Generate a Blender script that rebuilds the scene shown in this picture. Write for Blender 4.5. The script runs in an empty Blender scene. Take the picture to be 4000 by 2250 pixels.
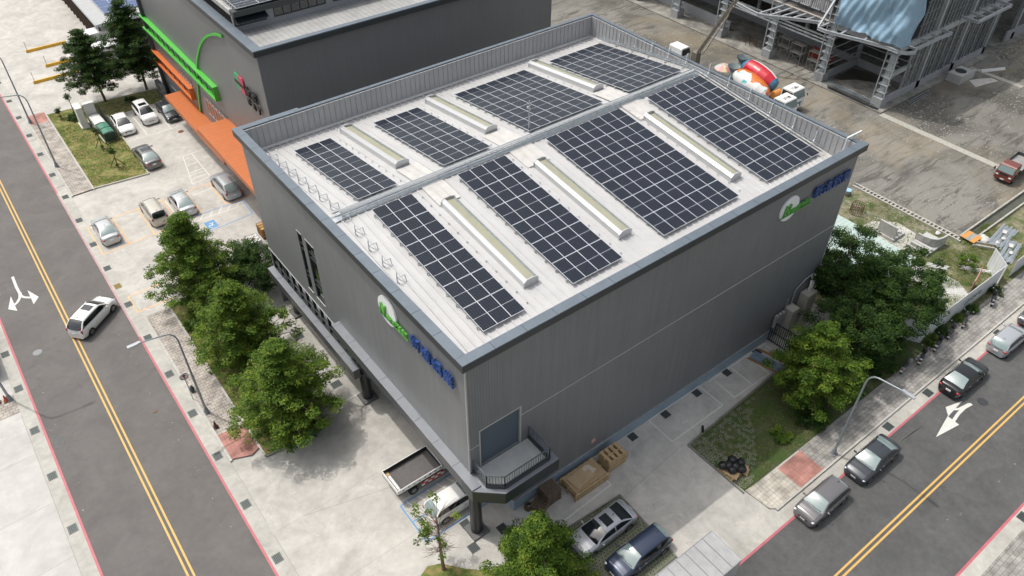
import bpy, math, random
import numpy as np
from mathutils import Vector, Matrix
S=bpy.context.scene; C=S.collection
# ---------------- camera, sky, sun, exposure
CAM=np.array([-14.7363094,-23.0965466,46.3127137]); YAW,PIT,ROL,FPX=.913057492,.728998018,.00388636402,3039.95082
def _basis():
    f=np.array([math.cos(YAW)*math.cos(PIT),math.sin(YAW)*math.cos(PIT),-math.sin(PIT)])
    r0=np.cross(f,[0,0,1]); r0/=np.linalg.norm(r0); u0=np.cross(r0,f)
    return math.cos(ROL)*r0+math.sin(ROL)*u0, -math.sin(ROL)*r0+math.cos(ROL)*u0, f
_r,_u,_f=_basis()
cd=bpy.data.cameras.new('camera'); cam=bpy.data.objects.new('camera',cd); C.objects.link(cam); S.camera=cam
cam.matrix_world=Matrix(((_r[0],_u[0],-_f[0],CAM[0]),(_r[1],_u[1],-_f[1],CAM[1]),(_r[2],_u[2],-_f[2],CAM[2]),(0,0,0,1)))
cd.sensor_width=36; cd.lens=FPX/4000*36; cd.clip_end=3000; cd.clip_start=.5
SUNV=Vector((-.222,.444,1)).normalized()
el=math.asin(SUNV.z); az=math.atan2(SUNV.x,SUNV.y)
w=bpy.data.worlds.new('World'); S.world=w; w.use_nodes=True
nt=w.node_tree; bg=nt.nodes['Background']; sk=nt.nodes.new('ShaderNodeTexSky'); sk.sky_type='NISHITA'; sk.sun_disc=False
sk.sun_elevation=el; sk.sun_rotation=az; sk.air_density=1.6; sk.dust_density=7; sk.ozone_density=1.0
hs=nt.nodes.new('ShaderNodeHueSaturation'); hs.inputs['Saturation'].default_value=.42; nt.links.new(sk.outputs[0],hs.inputs['Color']); nt.links.new(hs.outputs[0],bg.inputs[0]); bg.inputs[1].default_value=.15
sl=bpy.data.lights.new('sun','SUN'); sl.energy=2.0; sl.angle=math.radians(.6); sl.color=(1,.955,.89)
so=bpy.data.objects.new('sun',sl); C.objects.link(so); so.rotation_euler=SUNV.to_track_quat('Z','Y').to_euler(); so.location=(0,0,80)
S.view_settings.view_transform='Standard'; S.view_settings.look='None'; S.view_settings.exposure=.12; S.view_settings.gamma=1
# ---------------- helpers
PI=math.pi
def G(px,py,z=0):
    d=_f*FPX+_r*(px-2000)-_u*(py-1125); t=(z-CAM[2])/d[2]; p=CAM+d*t; return (float(p[0]),float(p[1]))
def lin(c): return tuple(((v/255)/12.92 if v/255<=.04045 else ((v/255+.055)/1.055)**2.4) for v in c)
MATS={}
def M(name,col=(.5,.5,.5),rough=.6,metal=0,var=0,vs=1.5,bump=0,bs=20,coat=0,spec=None,var2=None,stain=0,alpha=1,trans=0):
    if name in MATS: return MATS[name]
    m=bpy.data.materials.new(name); m.use_nodes=True; t=m.node_tree; b=t.nodes['Principled BSDF']; MATS[name]=m
    b.inputs['Base Color'].default_value=(*col,1); b.inputs['Roughness'].default_value=rough; b.inputs['Metallic'].default_value=metal
    if coat: b.inputs['Coat Weight'].default_value=coat; b.inputs['Coat Roughness'].default_value=.04
    if spec is not None: b.inputs['Specular IOR Level'].default_value=spec
    N=t.nodes.new; Lk=t.links.new
    if var or bump or stain:
        tc=N('ShaderNodeTexCoord'); src=tc.outputs['Object']
    if var or stain:
        n=N('ShaderNodeTexNoise'); n.inputs['Scale'].default_value=vs; n.inputs['Detail'].default_value=7; n.inputs['Roughness'].default_value=.6; Lk(src,n.inputs['Vector'])
        r=N('ShaderNodeMapRange'); Lk(n.outputs['Fac'],r.inputs[0]); r.inputs[1].default_value=.3; r.inputs[2].default_value=.7; r.inputs[3].default_value=1-var; r.inputs[4].default_value=1+var
        mu=N('ShaderNodeMix'); mu.data_type='RGBA'; mu.blend_type='MULTIPLY'; mu.inputs[0].default_value=1
        mu.inputs[6].default_value=(*col,1); Lk(r.outputs[0],mu.inputs[7]); out=mu.outputs[2]
        if var2:
            n2=N('ShaderNodeTexNoise'); n2.inputs['Scale'].default_value=vs*.31; n2.inputs['Detail'].default_value=5; Lk(src,n2.inputs['Vector'])
            r2=N('ShaderNodeMapRange'); Lk(n2.outputs['Fac'],r2.inputs[0]); r2.inputs[1].default_value=.42; r2.inputs[2].default_value=.6
            m2=N('ShaderNodeMix'); m2.data_type='RGBA'; Lk(r2.outputs[0],m2.inputs[0]); Lk(out,m2.inputs[6]); m2.inputs[7].default_value=(*var2,1); out=m2.outputs[2]
        if stain:
            n3=N('ShaderNodeTexNoise'); n3.inputs['Scale'].default_value=.35; n3.inputs['Detail'].default_value=9; n3.inputs['Roughness'].default_value=.7; n3.inputs['Distortion'].default_value=.6; Lk(src,n3.inputs['Vector'])
            r3=N('ShaderNodeMapRange'); Lk(n3.outputs['Fac'],r3.inputs[0]); r3.inputs[1].default_value=.35; r3.inputs[2].default_value=.62; r3.inputs[3].default_value=1-stain; r3.inputs[4].default_value=1.05
            m3=N('ShaderNodeMix'); m3.data_type='RGBA'; m3.blend_type='MULTIPLY'; m3.inputs[0].default_value=1; Lk(out,m3.inputs[6]); Lk(r3.outputs[0],m3.inputs[7]); out=m3.outputs[2]
        Lk(out,b.inputs['Base Color'])
    if bump:
        n=N('ShaderNodeTexNoise'); n.inputs['Scale'].default_value=bs; n.inputs['Detail'].default_value=5; Lk(src,n.inputs['Vector'])
        bp=N('ShaderNodeBump'); bp.inputs['Strength'].default_value=bump; bp.inputs['Distance'].default_value=.05; Lk(n.outputs['Fac'],bp.inputs['Height']); Lk(bp.outputs[0],b.inputs['Normal'])
    if trans: b.inputs['Transmission Weight'].default_value=trans
    return m
def nodes_of(m): t=m.node_tree; return t,t.nodes['Principled BSDF'],t.nodes.new,t.links.new
def base_in(t,b):
    l=b.inputs['Base Color'].links
    if l: return l[0].from_socket
    rg=t.nodes.new('ShaderNodeRGB'); rg.outputs[0].default_value=b.inputs['Base Color'].default_value; return rg.outputs[0]
def stripes(m,axis,pitch,width,dark,bump=0,soft=.15):   # thin lines across an axis: sheet seams, and groove shade painted on ribbed sheets
    t,b,N,Lk=nodes_of(m); tc=N('ShaderNodeTexCoord'); sp=N('ShaderNodeSeparateXYZ'); Lk(tc.outputs['Object'],sp.inputs[0])
    if axis=='XY':
        ad=N('ShaderNodeMath'); ad.operation='ADD'; Lk(sp.outputs[0],ad.inputs[0]); Lk(sp.outputs[1],ad.inputs[1]); s=ad.outputs[0]
    else: s=sp.outputs['XYZ'.index(axis)]
    d=N('ShaderNodeMath'); d.operation='DIVIDE'; Lk(s,d.inputs[0]); d.inputs[1].default_value=pitch
    f=N('ShaderNodeMath'); f.operation='FRACT'; Lk(d.outputs[0],f.inputs[0])
    p=N('ShaderNodeMath'); p.operation='PINGPONG'; Lk(f.outputs[0],p.inputs[0]); p.inputs[1].default_value=.5
    r=N('ShaderNodeMapRange'); Lk(p.outputs[0],r.inputs[0]); w_=width/pitch/2; r.inputs[1].default_value=w_; r.inputs[2].default_value=w_+soft*w_+.01
    r.inputs[3].default_value=dark; r.inputs[4].default_value=1
    mu=N('ShaderNodeMix'); mu.data_type='RGBA'; mu.blend_type='MULTIPLY'; mu.inputs[0].default_value=1; Lk(base_in(t,b),mu.inputs[6]); Lk(r.outputs[0],mu.inputs[7]); Lk(mu.outputs[2],b.inputs['Base Color'])
    if bump:
        bp=N('ShaderNodeBump'); bp.inputs['Strength'].default_value=bump; bp.inputs['Distance'].default_value=.04; Lk(p.outputs[0],bp.inputs['Height']); Lk(bp.outputs[0],b.inputs['Normal'])
    return m
def bricks(m,c1,c2,mort,bw,bh,ms=.02,offset=.5,rot=0,freq=2):
    t,b,N,Lk=nodes_of(m); tc=N('ShaderNodeTexCoord'); mp=N('ShaderNodeMapping'); mp.inputs['Rotation'].default_value=(0,0,rot); Lk(tc.outputs['Object'],mp.inputs[0])
    br=N('ShaderNodeTexBrick'); br.inputs['Color1'].default_value=(*c1,1); br.inputs['Color2'].default_value=(*c2,1); br.inputs['Mortar'].default_value=(*mort,1)
    br.inputs['Scale'].default_value=1; br.inputs['Brick Width'].default_value=bw; br.inputs['Row Height'].default_value=bh; br.inputs['Mortar Size'].default_value=ms; br.inputs['Mortar Smooth'].default_value=.3; br.offset=offset; br.offset_frequency=freq
    Lk(mp.outputs[0],br.inputs['Vector'])
    n=N('ShaderNodeTexNoise'); n.inputs['Scale'].default_value=1.3; n.inputs['Detail'].default_value=8; Lk(tc.outputs['Object'],n.inputs['Vector'])
    r=N('ShaderNodeMapRange'); Lk(n.outputs['Fac'],r.inputs[0]); r.inputs[1].default_value=.3; r.inputs[2].default_value=.7; r.inputs[3].default_value=.62; r.inputs[4].default_value=1.22
    mu=N('ShaderNodeMix'); mu.data_type='RGBA'; mu.blend_type='MULTIPLY'; mu.inputs[0].default_value=1; Lk(br.outputs['Color'],mu.inputs[6]); Lk(r.outputs[0],mu.inputs[7]); Lk(mu.outputs[2],b.inputs['Base Color'])
    bp=N('ShaderNodeBump'); bp.inputs['Strength'].default_value=.5; bp.inputs['Distance'].default_value=.02; bp.invert=True; Lk(br.outputs['Fac'],bp.inputs['Height']); Lk(bp.outputs[0],b.inputs['Normal'])
    return m
class MB:
    def __init__(s): s.v=[]; s.f=[]; s.m=[]; s.sm=[]
    def add(s,vs,fs,m=0,sm=False):
        o=len(s.v); s.v+=[tuple(v) for v in vs]
        for f in fs: s.f.append(tuple(i+o for i in f)); s.m.append(m); s.sm.append(sm)
        return s
    def box(s,x0,y0,z0,x1,y1,z1,m=0):
        if x1<x0:x0,x1=x1,x0
        if y1<y0:y0,y1=y1,y0
        return s.add([(x0,y0,z0),(x1,y0,z0),(x1,y1,z0),(x0,y1,z0),(x0,y0,z1),(x1,y0,z1),(x1,y1,z1),(x0,y1,z1)],
          [(0,3,2,1),(4,5,6,7),(0,1,5,4),(1,2,6,5),(2,3,7,6),(3,0,4,7)],m)
    def obox(s,c,sz,rz=0,m=0,rx=0,ry=0):
        R=Matrix.Rotation(rz,3,'Z')@Matrix.Rotation(ry,3,'Y')@Matrix.Rotation(rx,3,'X'); a,b_,c_=[v/2 for v in sz]
        vs=[Vector(c)+R@Vector((i*a,j*b_,k*c_)) for k in(-1,1) for i,j in((-1,-1),(1,-1),(1,1),(-1,1))]
        return s.add(vs,[(0,3,2,1),(4,5,6,7),(0,1,5,4),(1,2,6,5),(2,3,7,6),(3,0,4,7)],m)
    def bar(s,p,q,w=.05,h=None,m=0,up=(0,0,1)):
        p,q=Vector(p),Vector(q); h=h or w; d=(q-p).normalized(); u=Vector(up)
        if abs(d.dot(u))>.98: u=Vector((1,0,0))
        a=d.cross(u).normalized(); b_=a.cross(d).normalized(); vs=[]
        for e in (p,q):
            for i,j in((-1,-1),(1,-1),(1,1),(-1,1)): vs.append(e+a*i*w/2+b_*j*h/2)
        return s.add(vs,[(0,1,2,3),(7,6,5,4),(0,4,5,1),(1,5,6,2),(2,6,7,3),(3,7,4,0)],m)
    def prism(s,poly,z0,z1,m=0):
        n=len(poly); vs=[(x,y,z0) for x,y in poly]+[(x,y,z1) for x,y in poly]
        return s.add(vs,[tuple(range(n))[::-1],tuple(range(n,2*n))]+[(i,(i+1)%n,n+(i+1)%n,n+i) for i in range(n)],m)
    def ext(s,prof,axis,a0,a1,m=0,sm=False):    # extrude a closed 2-D profile along x or y
        n=len(prof); f=(lambda a,p:(a,p[0],p[1])) if axis=='x' else (lambda a,p:(p[0],a,p[1]))
        vs=[f(a0,p) for p in prof]+[f(a1,p) for p in prof]
        return s.add(vs,[tuple(range(n)),tuple(range(n,2*n))[::-1]]+[(i,n+i,n+(i+1)%n,(i+1)%n) for i in range(n)],m,sm)
    def cyl(s,p,q,r0,r1=None,n=12,m=0,caps=True,sm=True):
        r1=r0 if r1 is None else r1; p,q=Vector(p),Vector(q); d=(q-p).normalized(); u=Vector((0,0,1)) if abs(d.z)<.9 else Vector((1,0,0))
        a=d.cross(u).normalized(); b_=d.cross(a); vs=[]
        for e,r in((p,r0),(q,r1)):
            for i in range(n): t=2*PI*i/n; vs.append(e+a*math.cos(t)*r+b_*math.sin(t)*r)
        s.add(vs,[(i,(i+1)%n,n+(i+1)%n,n+i) for i in range(n)],m,sm)
        if caps: s.add(vs[:n],[tuple(range(n))[::-1]],m); s.add(vs[n:],[tuple(range(n))],m)
        return s
    def tube(s,pts,r,n=8,m=0):
        rs=r if hasattr(r,'__len__') else [r]*len(pts); P=[Vector(p) for p in pts]; vs=[]; a=None
        for i,p in enumerate(P):
            d=(P[min(i+1,len(P)-1)]-P[max(i-1,0)]).normalized()
            if a is None: u=Vector((0,0,1)) if abs(d.z)<.9 else Vector((1,0,0)); a=d.cross(u).normalized()
            else: a=(a-d*a.dot(d)).normalized()
            b_=d.cross(a)
            for k in range(n): t=2*PI*k/n; vs.append(p+(a*math.cos(t)+b_*math.sin(t))*rs[i])
        L_=len(P); fs=[(i*n+k,i*n+(k+1)%n,(i+1)*n+(k+1)%n,(i+1)*n+k) for i in range(L_-1) for k in range(n)]
        s.add(vs,fs,m,True); s.add(vs[:n],[tuple(range(n))[::-1]],m); s.add(vs[-n:],[tuple(range(n))],m); return s
    def lathe(s,prof,c=(0,0,0),n=20,m=0,ax=None,mf=None):   # prof: (radius, height) pairs
        R=Vector((0,0,1)).rotation_difference(Vector(ax)).to_matrix() if ax else Matrix.Identity(3); c=Vector(c); vs=[]
        for r,h in prof:
            for k in range(n): t=2*PI*k/n; vs.append(c+R@Vector((r*math.cos(t),r*math.sin(t),h)))
        for i in range(len(prof)-1):
            for k in range(n):
                f=(i*n+k,i*n+(k+1)%n,(i+1)*n+(k+1)%n,(i+1)*n+k)
                s.add([vs[j] for j in f],[(0,1,2,3)],mf(i,k) if mf else m,True)
        return s
    def ell(s,c,r,n=10,k=6,m=0):
        prof=[(math.sin(PI*i/k),-math.cos(PI*i/k)) for i in range(k+1)]; vs=[]
        for a,h in prof:
            for j in range(n): t=2*PI*j/n; vs.append((c[0]+r[0]*a*math.cos(t),c[1]+r[1]*a*math.sin(t),c[2]+r[2]*h))
        return s.add(vs,[(i*n+j,i*n+(j+1)%n,(i+1)*n+(j+1)%n,(i+1)*n+j) for i in range(k) for j in range(n)],m,True)
    def build(s,name,mats,parent=None,world=False,loc=None,rz=0,merge=False):
        me=bpy.data.meshes.new(name); off=Vector((0,0,0))
        if world and parent: off=parent.location.copy()
        if parent is None and loc is not None and world: off=Vector(loc)
        me.from_pydata([(v[0]-off[0],v[1]-off[1],v[2]-off[2]) for v in s.v],[],s.f)
        for mt in (mats if isinstance(mats,(list,tuple)) else [mats]): me.materials.append(mt)
        me.polygons.foreach_set('material_index',s.m); me.polygons.foreach_set('use_smooth',s.sm)
        if merge:
            import bmesh; b=bmesh.new(); b.from_mesh(me); bmesh.ops.remove_doubles(b,verts=b.verts,dist=1e-4); b.to_mesh(me); b.free()
        me.update(); o=bpy.data.objects.new(name,me); C.objects.link(o); o.parent=parent
        if loc is not None: o.location=loc
        o.rotation_euler.z=rz
        return o
def tag(o,label=None,cat=None,group=None,kind=None):
    if label: o['label']=label
    if cat: o['category']=cat
    if group: o['group']=group
    if kind: o['kind']=kind
    return o
def thing(name,label,cat,loc=(0,0,0),rz=0,group=None):
    o=bpy.data.objects.new(name,None); C.objects.link(o); o.location=loc; o.rotation_euler.z=rz; o.empty_display_size=.3
    return tag(o,label,cat,group)
def copy_tree(o,parent=None):
    c=o.copy(); C.objects.link(c); c.parent=parent
    for ch in list(o.children): copy_tree(ch,c)
    return c
def struct(name,mb,mat,**k): return tag(mb.build(name,mat,**k),kind='structure')
def sheet(name,poly,z,mat,kind='structure'):
    mb=MB(); mb.add([(x,y,z) for x,y in poly],[tuple(range(len(poly)))]); o=mb.build(name,mat)
    n=o.data.polygons[0].normal
    if n.z<0: o.data.flip_normals()
    return tag(o,kind=kind) if kind else o
def rect(x0,y0,x1,y1): return [(x0,y0),(x1,y0),(x1,y1),(x0,y1)]
def line(mb,p,q,w,z,m=0):
    p,q=Vector(p),Vector(q); d=(q-p).normalized(); n=Vector((-d.y,d.x))*w/2
    mb.add([(a.x,a.y,z) for a in (p-n,q-n,q+n,p+n)],[(0,1,2,3)],m)
def outline(mb,poly,w,z,closed=True):
    P=poly+[poly[0]] if closed else poly
    for i in range(len(P)-1):
        d=(Vector(P[i+1])-Vector(P[i])).normalized()*w/2; line(mb,Vector(P[i])-d,Vector(P[i+1])-d if True else 0,w,z+.0005*(i%2))
def textmesh(body,size,ext=.03,bold=0,shear=0):
    cu=bpy.data.curves.new('txt','FONT'); cu.body=body; cu.size=size; cu.extrude=ext; cu.offset=bold; cu.shear=shear
    o=bpy.data.objects.new('txt',cu); C.objects.link(o); dg=bpy.context.evaluated_depsgraph_get(); dg.update()
    me=bpy.data.meshes.new_from_object(o.evaluated_get(dg)); bpy.data.objects.remove(o); return me
def place_text(name,body,size,mat,parent,origin,ux,uy,ext=.03,bold=0,shear=0,sx=1,width=None,height=None):
    """letters lying in the plane of ux (reading direction) and uy (up)"""
    me=textmesh(body,size,ext,bold,shear); me.name=name
    co=np.zeros(len(me.vertices)*3,'f'); me.vertices.foreach_get('co',co); co=co.reshape(-1,3)
    mn,mx=co.min(0),co.max(0); co[:,:2]-=mn[:2]; w_,h_=(mx-mn)[:2]
    if width: co[:,0]*=width/w_
    if height: co[:,1]*=height/h_
    ux,uy=np.array(ux,float),np.array(uy,float); uz=np.cross(ux,uy); P=np.array(origin)+co[:,:1]*ux+co[:,1:2]*uy+co[:,2:]*uz
    if parent is not None: P=P-np.array(parent.matrix_world.translation if False else parent_world(parent))
    me.vertices.foreach_set('co',P.astype('f').ravel()); me.materials.clear(); me.materials.append(mat)
    me.polygons.foreach_set('material_index',[0]*len(me.polygons)); me.update()
    o=bpy.data.objects.new(name,me); C.objects.link(o); o.parent=parent; return o
def parent_world(p):
    v=Vector((0,0,0))
    while p: v+=p.location; p=p.parent
    return v
random.seed(4); rng=np.random.default_rng(7)
# ---------------- materials
white_paint=M('white_line_paint',(.58,.58,.55),.6,var=.12,vs=6)
yellow_paint=M('yellow_line_paint',(.58,.36,.1),.6,var=.1,vs=5)
orange_paint=M('orange_line_paint',(.75,.42,.17),.7,var=.2,vs=4)
red_paint=M('red_line_paint',(.43,.115,.14),.6,var=.12,vs=3)
faded_red=M('faded_red_line_paint',(.42,.25,.27),.7,var=.2,vs=3)
blue_paint=M('blue_line_paint',(.1,.27,.5),.6,var=.15,vs=3)
asphaltA=M('asphalt_worn',(.137,.13,.125),.9,var=.06,vs=2.2,bump=.5,bs=60,stain=.16)
asphaltB=M('asphalt_cloud_shade',(.098,.1,.1),.88,var=.12,vs=2.2,bump=.5,bs=60,stain=.25)  # darker base colour paints cloud shade into the right road
concA=M('concrete_lot_mat',(.46,.445,.415),.85,var=.09,vs=1.6,stain=.24,bump=.2,bs=30)
concB=M('concrete_bright',(.46,.455,.435),.85,var=.07,vs=1.2,stain=.16,bump=.15,bs=30)
gutterM=M('gutter_concrete',(.43,.42,.385),.9,var=.1,vs=2.5,stain=.22,bump=.2,bs=30)
kerbM=M('kerb_concrete',(.42,.41,.38),.85,var=.15,vs=3)
greyconc=M('grey_concrete',(.3,.3,.29),.85,var=.15,vs=2,stain=.25)
paver=bricks(M('grey_pavers',rough=.9),(.42,.38,.34),(.36,.33,.30),(.19,.17,.14),.42,.30,.022,rot=0)
paver2=bricks(M('grey_pavers_cool',rough=.9),(.33,.32,.295),(.27,.26,.245),(.16,.155,.14),.42,.30,.018)
redpav=bricks(M('red_pavers',rough=.9),(.42,.2,.17),(.38,.18,.155),(.27,.17,.13),.3,.3,.018,offset=0)
bigtile=bricks(M('pale_tiles',rough=.9),(.5,.47,.41),(.46,.43,.38),(.3,.28,.22),.3,.3,.016,offset=0)
grassM=M('grass_soil',(.12,.16,.035),.95,var=.4,vs=6,bump=.8,bs=30,var2=(.26,.21,.085))
dirtM=M('dirt_weeds',(.2,.185,.12),.95,var=.4,vs=3,bump=1,bs=14,var2=(.085,.11,.04))
soil=M('shaded_soil',(.075,.085,.035),.95,var=.4,vs=3,bump=.8,bs=20,var2=(.05,.085,.02))  # dark soil mottled with green by noise
gravel=M('gravel',(.25,.245,.225),.95,bump=1,bs=9)
def _gravel():
    t,b,N,Lk=nodes_of(gravel); tc=N('ShaderNodeTexCoord'); out=None
    def nz(sc,det,dist,a,b_,vec=None,rough=.6):
        n=N('ShaderNodeTexNoise'); n.inputs['Scale'].default_value=sc; n.inputs['Detail'].default_value=det; n.inputs['Distortion'].default_value=dist; n.inputs['Roughness'].default_value=rough; Lk(vec or tc.outputs['Object'],n.inputs['Vector'])
        r=N('ShaderNodeMapRange'); Lk(n.outputs['Fac'],r.inputs[0]); r.inputs[1].default_value=a; r.inputs[2].default_value=b_; return r.outputs[0]
    def mix(f,c1,c2):
        m=N('ShaderNodeMix'); m.data_type='RGBA'; Lk(f,m.inputs[0])
        for k_,c in((6,c1),(7,c2)):
            if isinstance(c,tuple): m.inputs[k_].default_value=(*c,1)
            else: Lk(c,m.inputs[k_])
        return m.outputs[2]
    big=mix(nz(.09,7,.8,.42,.6),(.1,.096,.084),(.205,.198,.178))
    mp=N('ShaderNodeMapping'); mp.inputs['Rotation'].default_value=(0,0,.5); mp.inputs['Scale'].default_value=(.35,2.2,1); Lk(tc.outputs['Object'],mp.inputs[0])
    tracks=mix(nz(.55,6,1.2,.5,.66,mp.outputs[0]),big,(.075,.072,.064))
    fine=mix(nz(4.5,6,.3,.54,.78,None,.75),tracks,(.27,.26,.24)); dark=mix(nz(3.1,7,.2,.58,.8,None,.8),fine,(.09,.086,.075))
    brown=mix(nz(.05,4,.2,.52,.6),dark,(.27,.225,.15)); m=N('ShaderNodeMix'); m.data_type='RGBA'; m.inputs[0].default_value=.45; Lk(dark,m.inputs[6]); Lk(brown,m.inputs[7]); Lk(m.outputs[2],b.inputs['Base Color'])
_gravel()
def streaks(m,amt=.09):
    t,b,N,Lk=nodes_of(m); tc=N('ShaderNodeTexCoord'); mp=N('ShaderNodeMapping'); mp.inputs['Scale'].default_value=(1.6,1.6,.09); Lk(tc.outputs['Object'],mp.inputs[0])
    n=N('ShaderNodeTexNoise'); n.inputs['Scale'].default_value=1.6; n.inputs['Detail'].default_value=7; n.inputs['Roughness'].default_value=.65; Lk(mp.outputs[0],n.inputs['Vector'])
    r=N('ShaderNodeMapRange'); Lk(n.outputs['Fac'],r.inputs[0]); r.inputs[1].default_value=.3; r.inputs[2].default_value=.7; r.inputs[3].default_value=1-amt; r.inputs[4].default_value=1+amt
    mu=N('ShaderNodeMix'); mu.data_type='RGBA'; mu.blend_type='MULTIPLY'; mu.inputs[0].default_value=1; Lk(base_in(t,b),mu.inputs[6]); Lk(r.outputs[0],mu.inputs[7]); Lk(mu.outputs[2],b.inputs['Base Color']); return m
def cracks(m,col=(.6,.6,.57),w_=.006,sc=.28,amt=.5):
    t,b,N,Lk=nodes_of(m); tc=N('ShaderNodeTexCoord'); n=N('ShaderNodeTexNoise'); n.inputs['Scale'].default_value=sc; n.inputs['Detail'].default_value=4; n.inputs['Distortion'].default_value=.8; Lk(tc.outputs['Object'],n.inputs['Vector'])
    s1=N('ShaderNodeMath'); s1.operation='SUBTRACT'; Lk(n.outputs['Fac'],s1.inputs[0]); s1.inputs[1].default_value=.5; ab=N('ShaderNodeMath'); ab.operation='ABSOLUTE'; Lk(s1.outputs[0],ab.inputs[0])
    r=N('ShaderNodeMapRange'); Lk(ab.outputs[0],r.inputs[0]); r.inputs[1].default_value=0; r.inputs[2].default_value=w_; r.inputs[3].default_value=amt; r.inputs[4].default_value=0
    n2=N('ShaderNodeTexNoise'); n2.inputs['Scale'].default_value=.5; Lk(tc.outputs['Object'],n2.inputs['Vector']); r2=N('ShaderNodeMapRange'); Lk(n2.outputs['Fac'],r2.inputs[0]); r2.inputs[1].default_value=.48; r2.inputs[2].default_value=.56
    mm=N('ShaderNodeMath'); mm.operation='MULTIPLY'; Lk(r.outputs[0],mm.inputs[0]); Lk(r2.outputs[0],mm.inputs[1])
    mx=N('ShaderNodeMix'); mx.data_type='RGBA'; Lk(mm.outputs[0],mx.inputs[0]); Lk(base_in(t,b),mx.inputs[6]); mx.inputs[7].default_value=(*col,1); Lk(mx.outputs[2],b.inputs['Base Color']); return m
cracks(concA); cracks(concA,(.27,.26,.24),.003,.17,.5); cracks(asphaltA,(.085,.08,.078),.0025,.12,.6); cracks(asphaltB,(.055,.055,.055),.0025,.12,.6)
wallM=stripes(M('grey_cladding',(.205,.212,.22),.5,metal=.15,var=.04,vs=.4),'XY',.19,.035,.84,bump=.22)
streaks(wallM)
wallL=stripes(M('grey_parapet_sheet',(.33,.33,.335),.5,metal=.1,var=.05,vs=.5),'XY',.45,.06,.45,bump=.4)
capM=M('slate_cap',(.15,.182,.215),.38,metal=.35,var=.1,vs=.9)
fasciaM=M('dark_fascia',(.055,.062,.066),.45,metal=.3,var=.06)
roofM=M('white_roof_sheet',(.475,.475,.475),.42,metal=.15,var=.025,vs=1.1,stain=.05)
frameW=M('panel_frame',(.78,.81,.86),.4,metal=.2)
galv=M('galvanised_steel',(.45,.49,.52),.4,metal=.7,var=.15,vs=3)
steelG=M('primed_steel',(.42,.455,.475),.55,metal=.3,var=.15,vs=1.5)
steelD=M('dark_steel',(.07,.075,.08),.5,metal=.4)
blackM=M('black_plastic',(.018,.018,.02),.5)
rubber=M('tyre_rubber',(.02,.02,.02),.8)
rimM=M('alloy_rim',(.45,.46,.48),.3,metal=.8)
glassM=M('tinted_glass',(.012,.017,.02),.04,spec=.9,coat=.5)
glassB=M('windscreen_sky_glass',(.2,.27,.27),.05,spec=1.0,coat=1)  # pale base colour stands in for sky reflected in the glass
whiteM=M('white_gloss',(.75,.75,.74),.35,coat=.3)
lampC=M('lamp_clear',(.6,.63,.66),.15,coat=1)
lampR=M('lamp_red',(.4,.012,.02),.2,coat=1)
plateM=M('number_plate_white',(.7,.72,.7),.5)
woodM=M('pale_wood',(.46,.33,.18),.8,var=.25,vs=7)
woodD=M('weathered_wood',(.16,.12,.085),.85,var=.35,vs=7)
card=M('cardboard',(.4,.28,.16),.85,var=.1,vs=3)
orangeB=stripes(M('orange_cladding',(.46,.135,.04),.45,var=.05),'Y',.62,.03,.8)
orangeF=M('orange_flat',(.6,.15,.035),.45,var=.04)
greenB=M('green_cladding',(.085,.46,.06),.4,var=.04)
blueSign=M('blue_letters',(.022,.07,.25),.4)
greenSign=M('green_letters',(.1,.36,.06),.4)
barkM=M('bark',(.14,.1,.065),.9,var=.3,vs=6,bump=.5,bs=12)
def leafmat(name,c1,c2,c3):
    m=bpy.data.materials.new(name); m.use_nodes=True; t,b,N,Lk=nodes_of(m); MATS[name]=m
    g=N('ShaderNodeNewGeometry'); tc=N('ShaderNodeTexCoord'); n=N('ShaderNodeTexNoise'); n.inputs['Scale'].default_value=1.1; n.inputs['Detail'].default_value=3; Lk(tc.outputs['Object'],n.inputs['Vector'])
    ad=N('ShaderNodeMath'); ad.operation='MULTIPLY_ADD'; Lk(g.outputs['Random Per Island'],ad.inputs[0]); ad.inputs[1].default_value=.34
    cr=N('ShaderNodeMapRange'); Lk(n.outputs['Fac'],cr.inputs[0]); cr.inputs[1].default_value=.3; cr.inputs[2].default_value=.7; cr.inputs[3].default_value=.3; cr.inputs[4].default_value=.86; Lk(cr.outputs[0],ad.inputs[2])
    r=N('ShaderNodeValToRGB'); r.color_ramp.elements[0].position=.45; r.color_ramp.elements[0].color=(*c1,1); r.color_ramp.elements[1].position=1.05; r.color_ramp.elements[1].color=(*c3,1)
    e=r.color_ramp.elements.new(.75); e.color=(*c2,1); Lk(ad.outputs[0],r.inputs[0]); Lk(r.outputs[0],b.inputs['Base Color'])
    b.inputs['Roughness'].default_value=.62; b.inputs['Specular IOR Level'].default_value=.22
    tr=N('ShaderNodeBsdfTranslucent'); Lk(r.outputs[0],tr.inputs[0]); mx=N('ShaderNodeMixShader'); mx.inputs[0].default_value=.3
    Lk(b.outputs[0],mx.inputs[1]); Lk(tr.outputs[0],mx.inputs[2]); Lk(mx.outputs[0],t.nodes['Material Output'].inputs[0]); return m
leafA=leafmat('leaf_bright',(.036,.08,.01),(.09,.165,.018),(.2,.28,.035))
leafB=leafmat('leaf_dark',(.015,.04,.009),(.032,.075,.013),(.07,.125,.02))
leafD=leafmat('leaf_dry',(.12,.11,.04),(.17,.17,.05),(.2,.2,.07))
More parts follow.
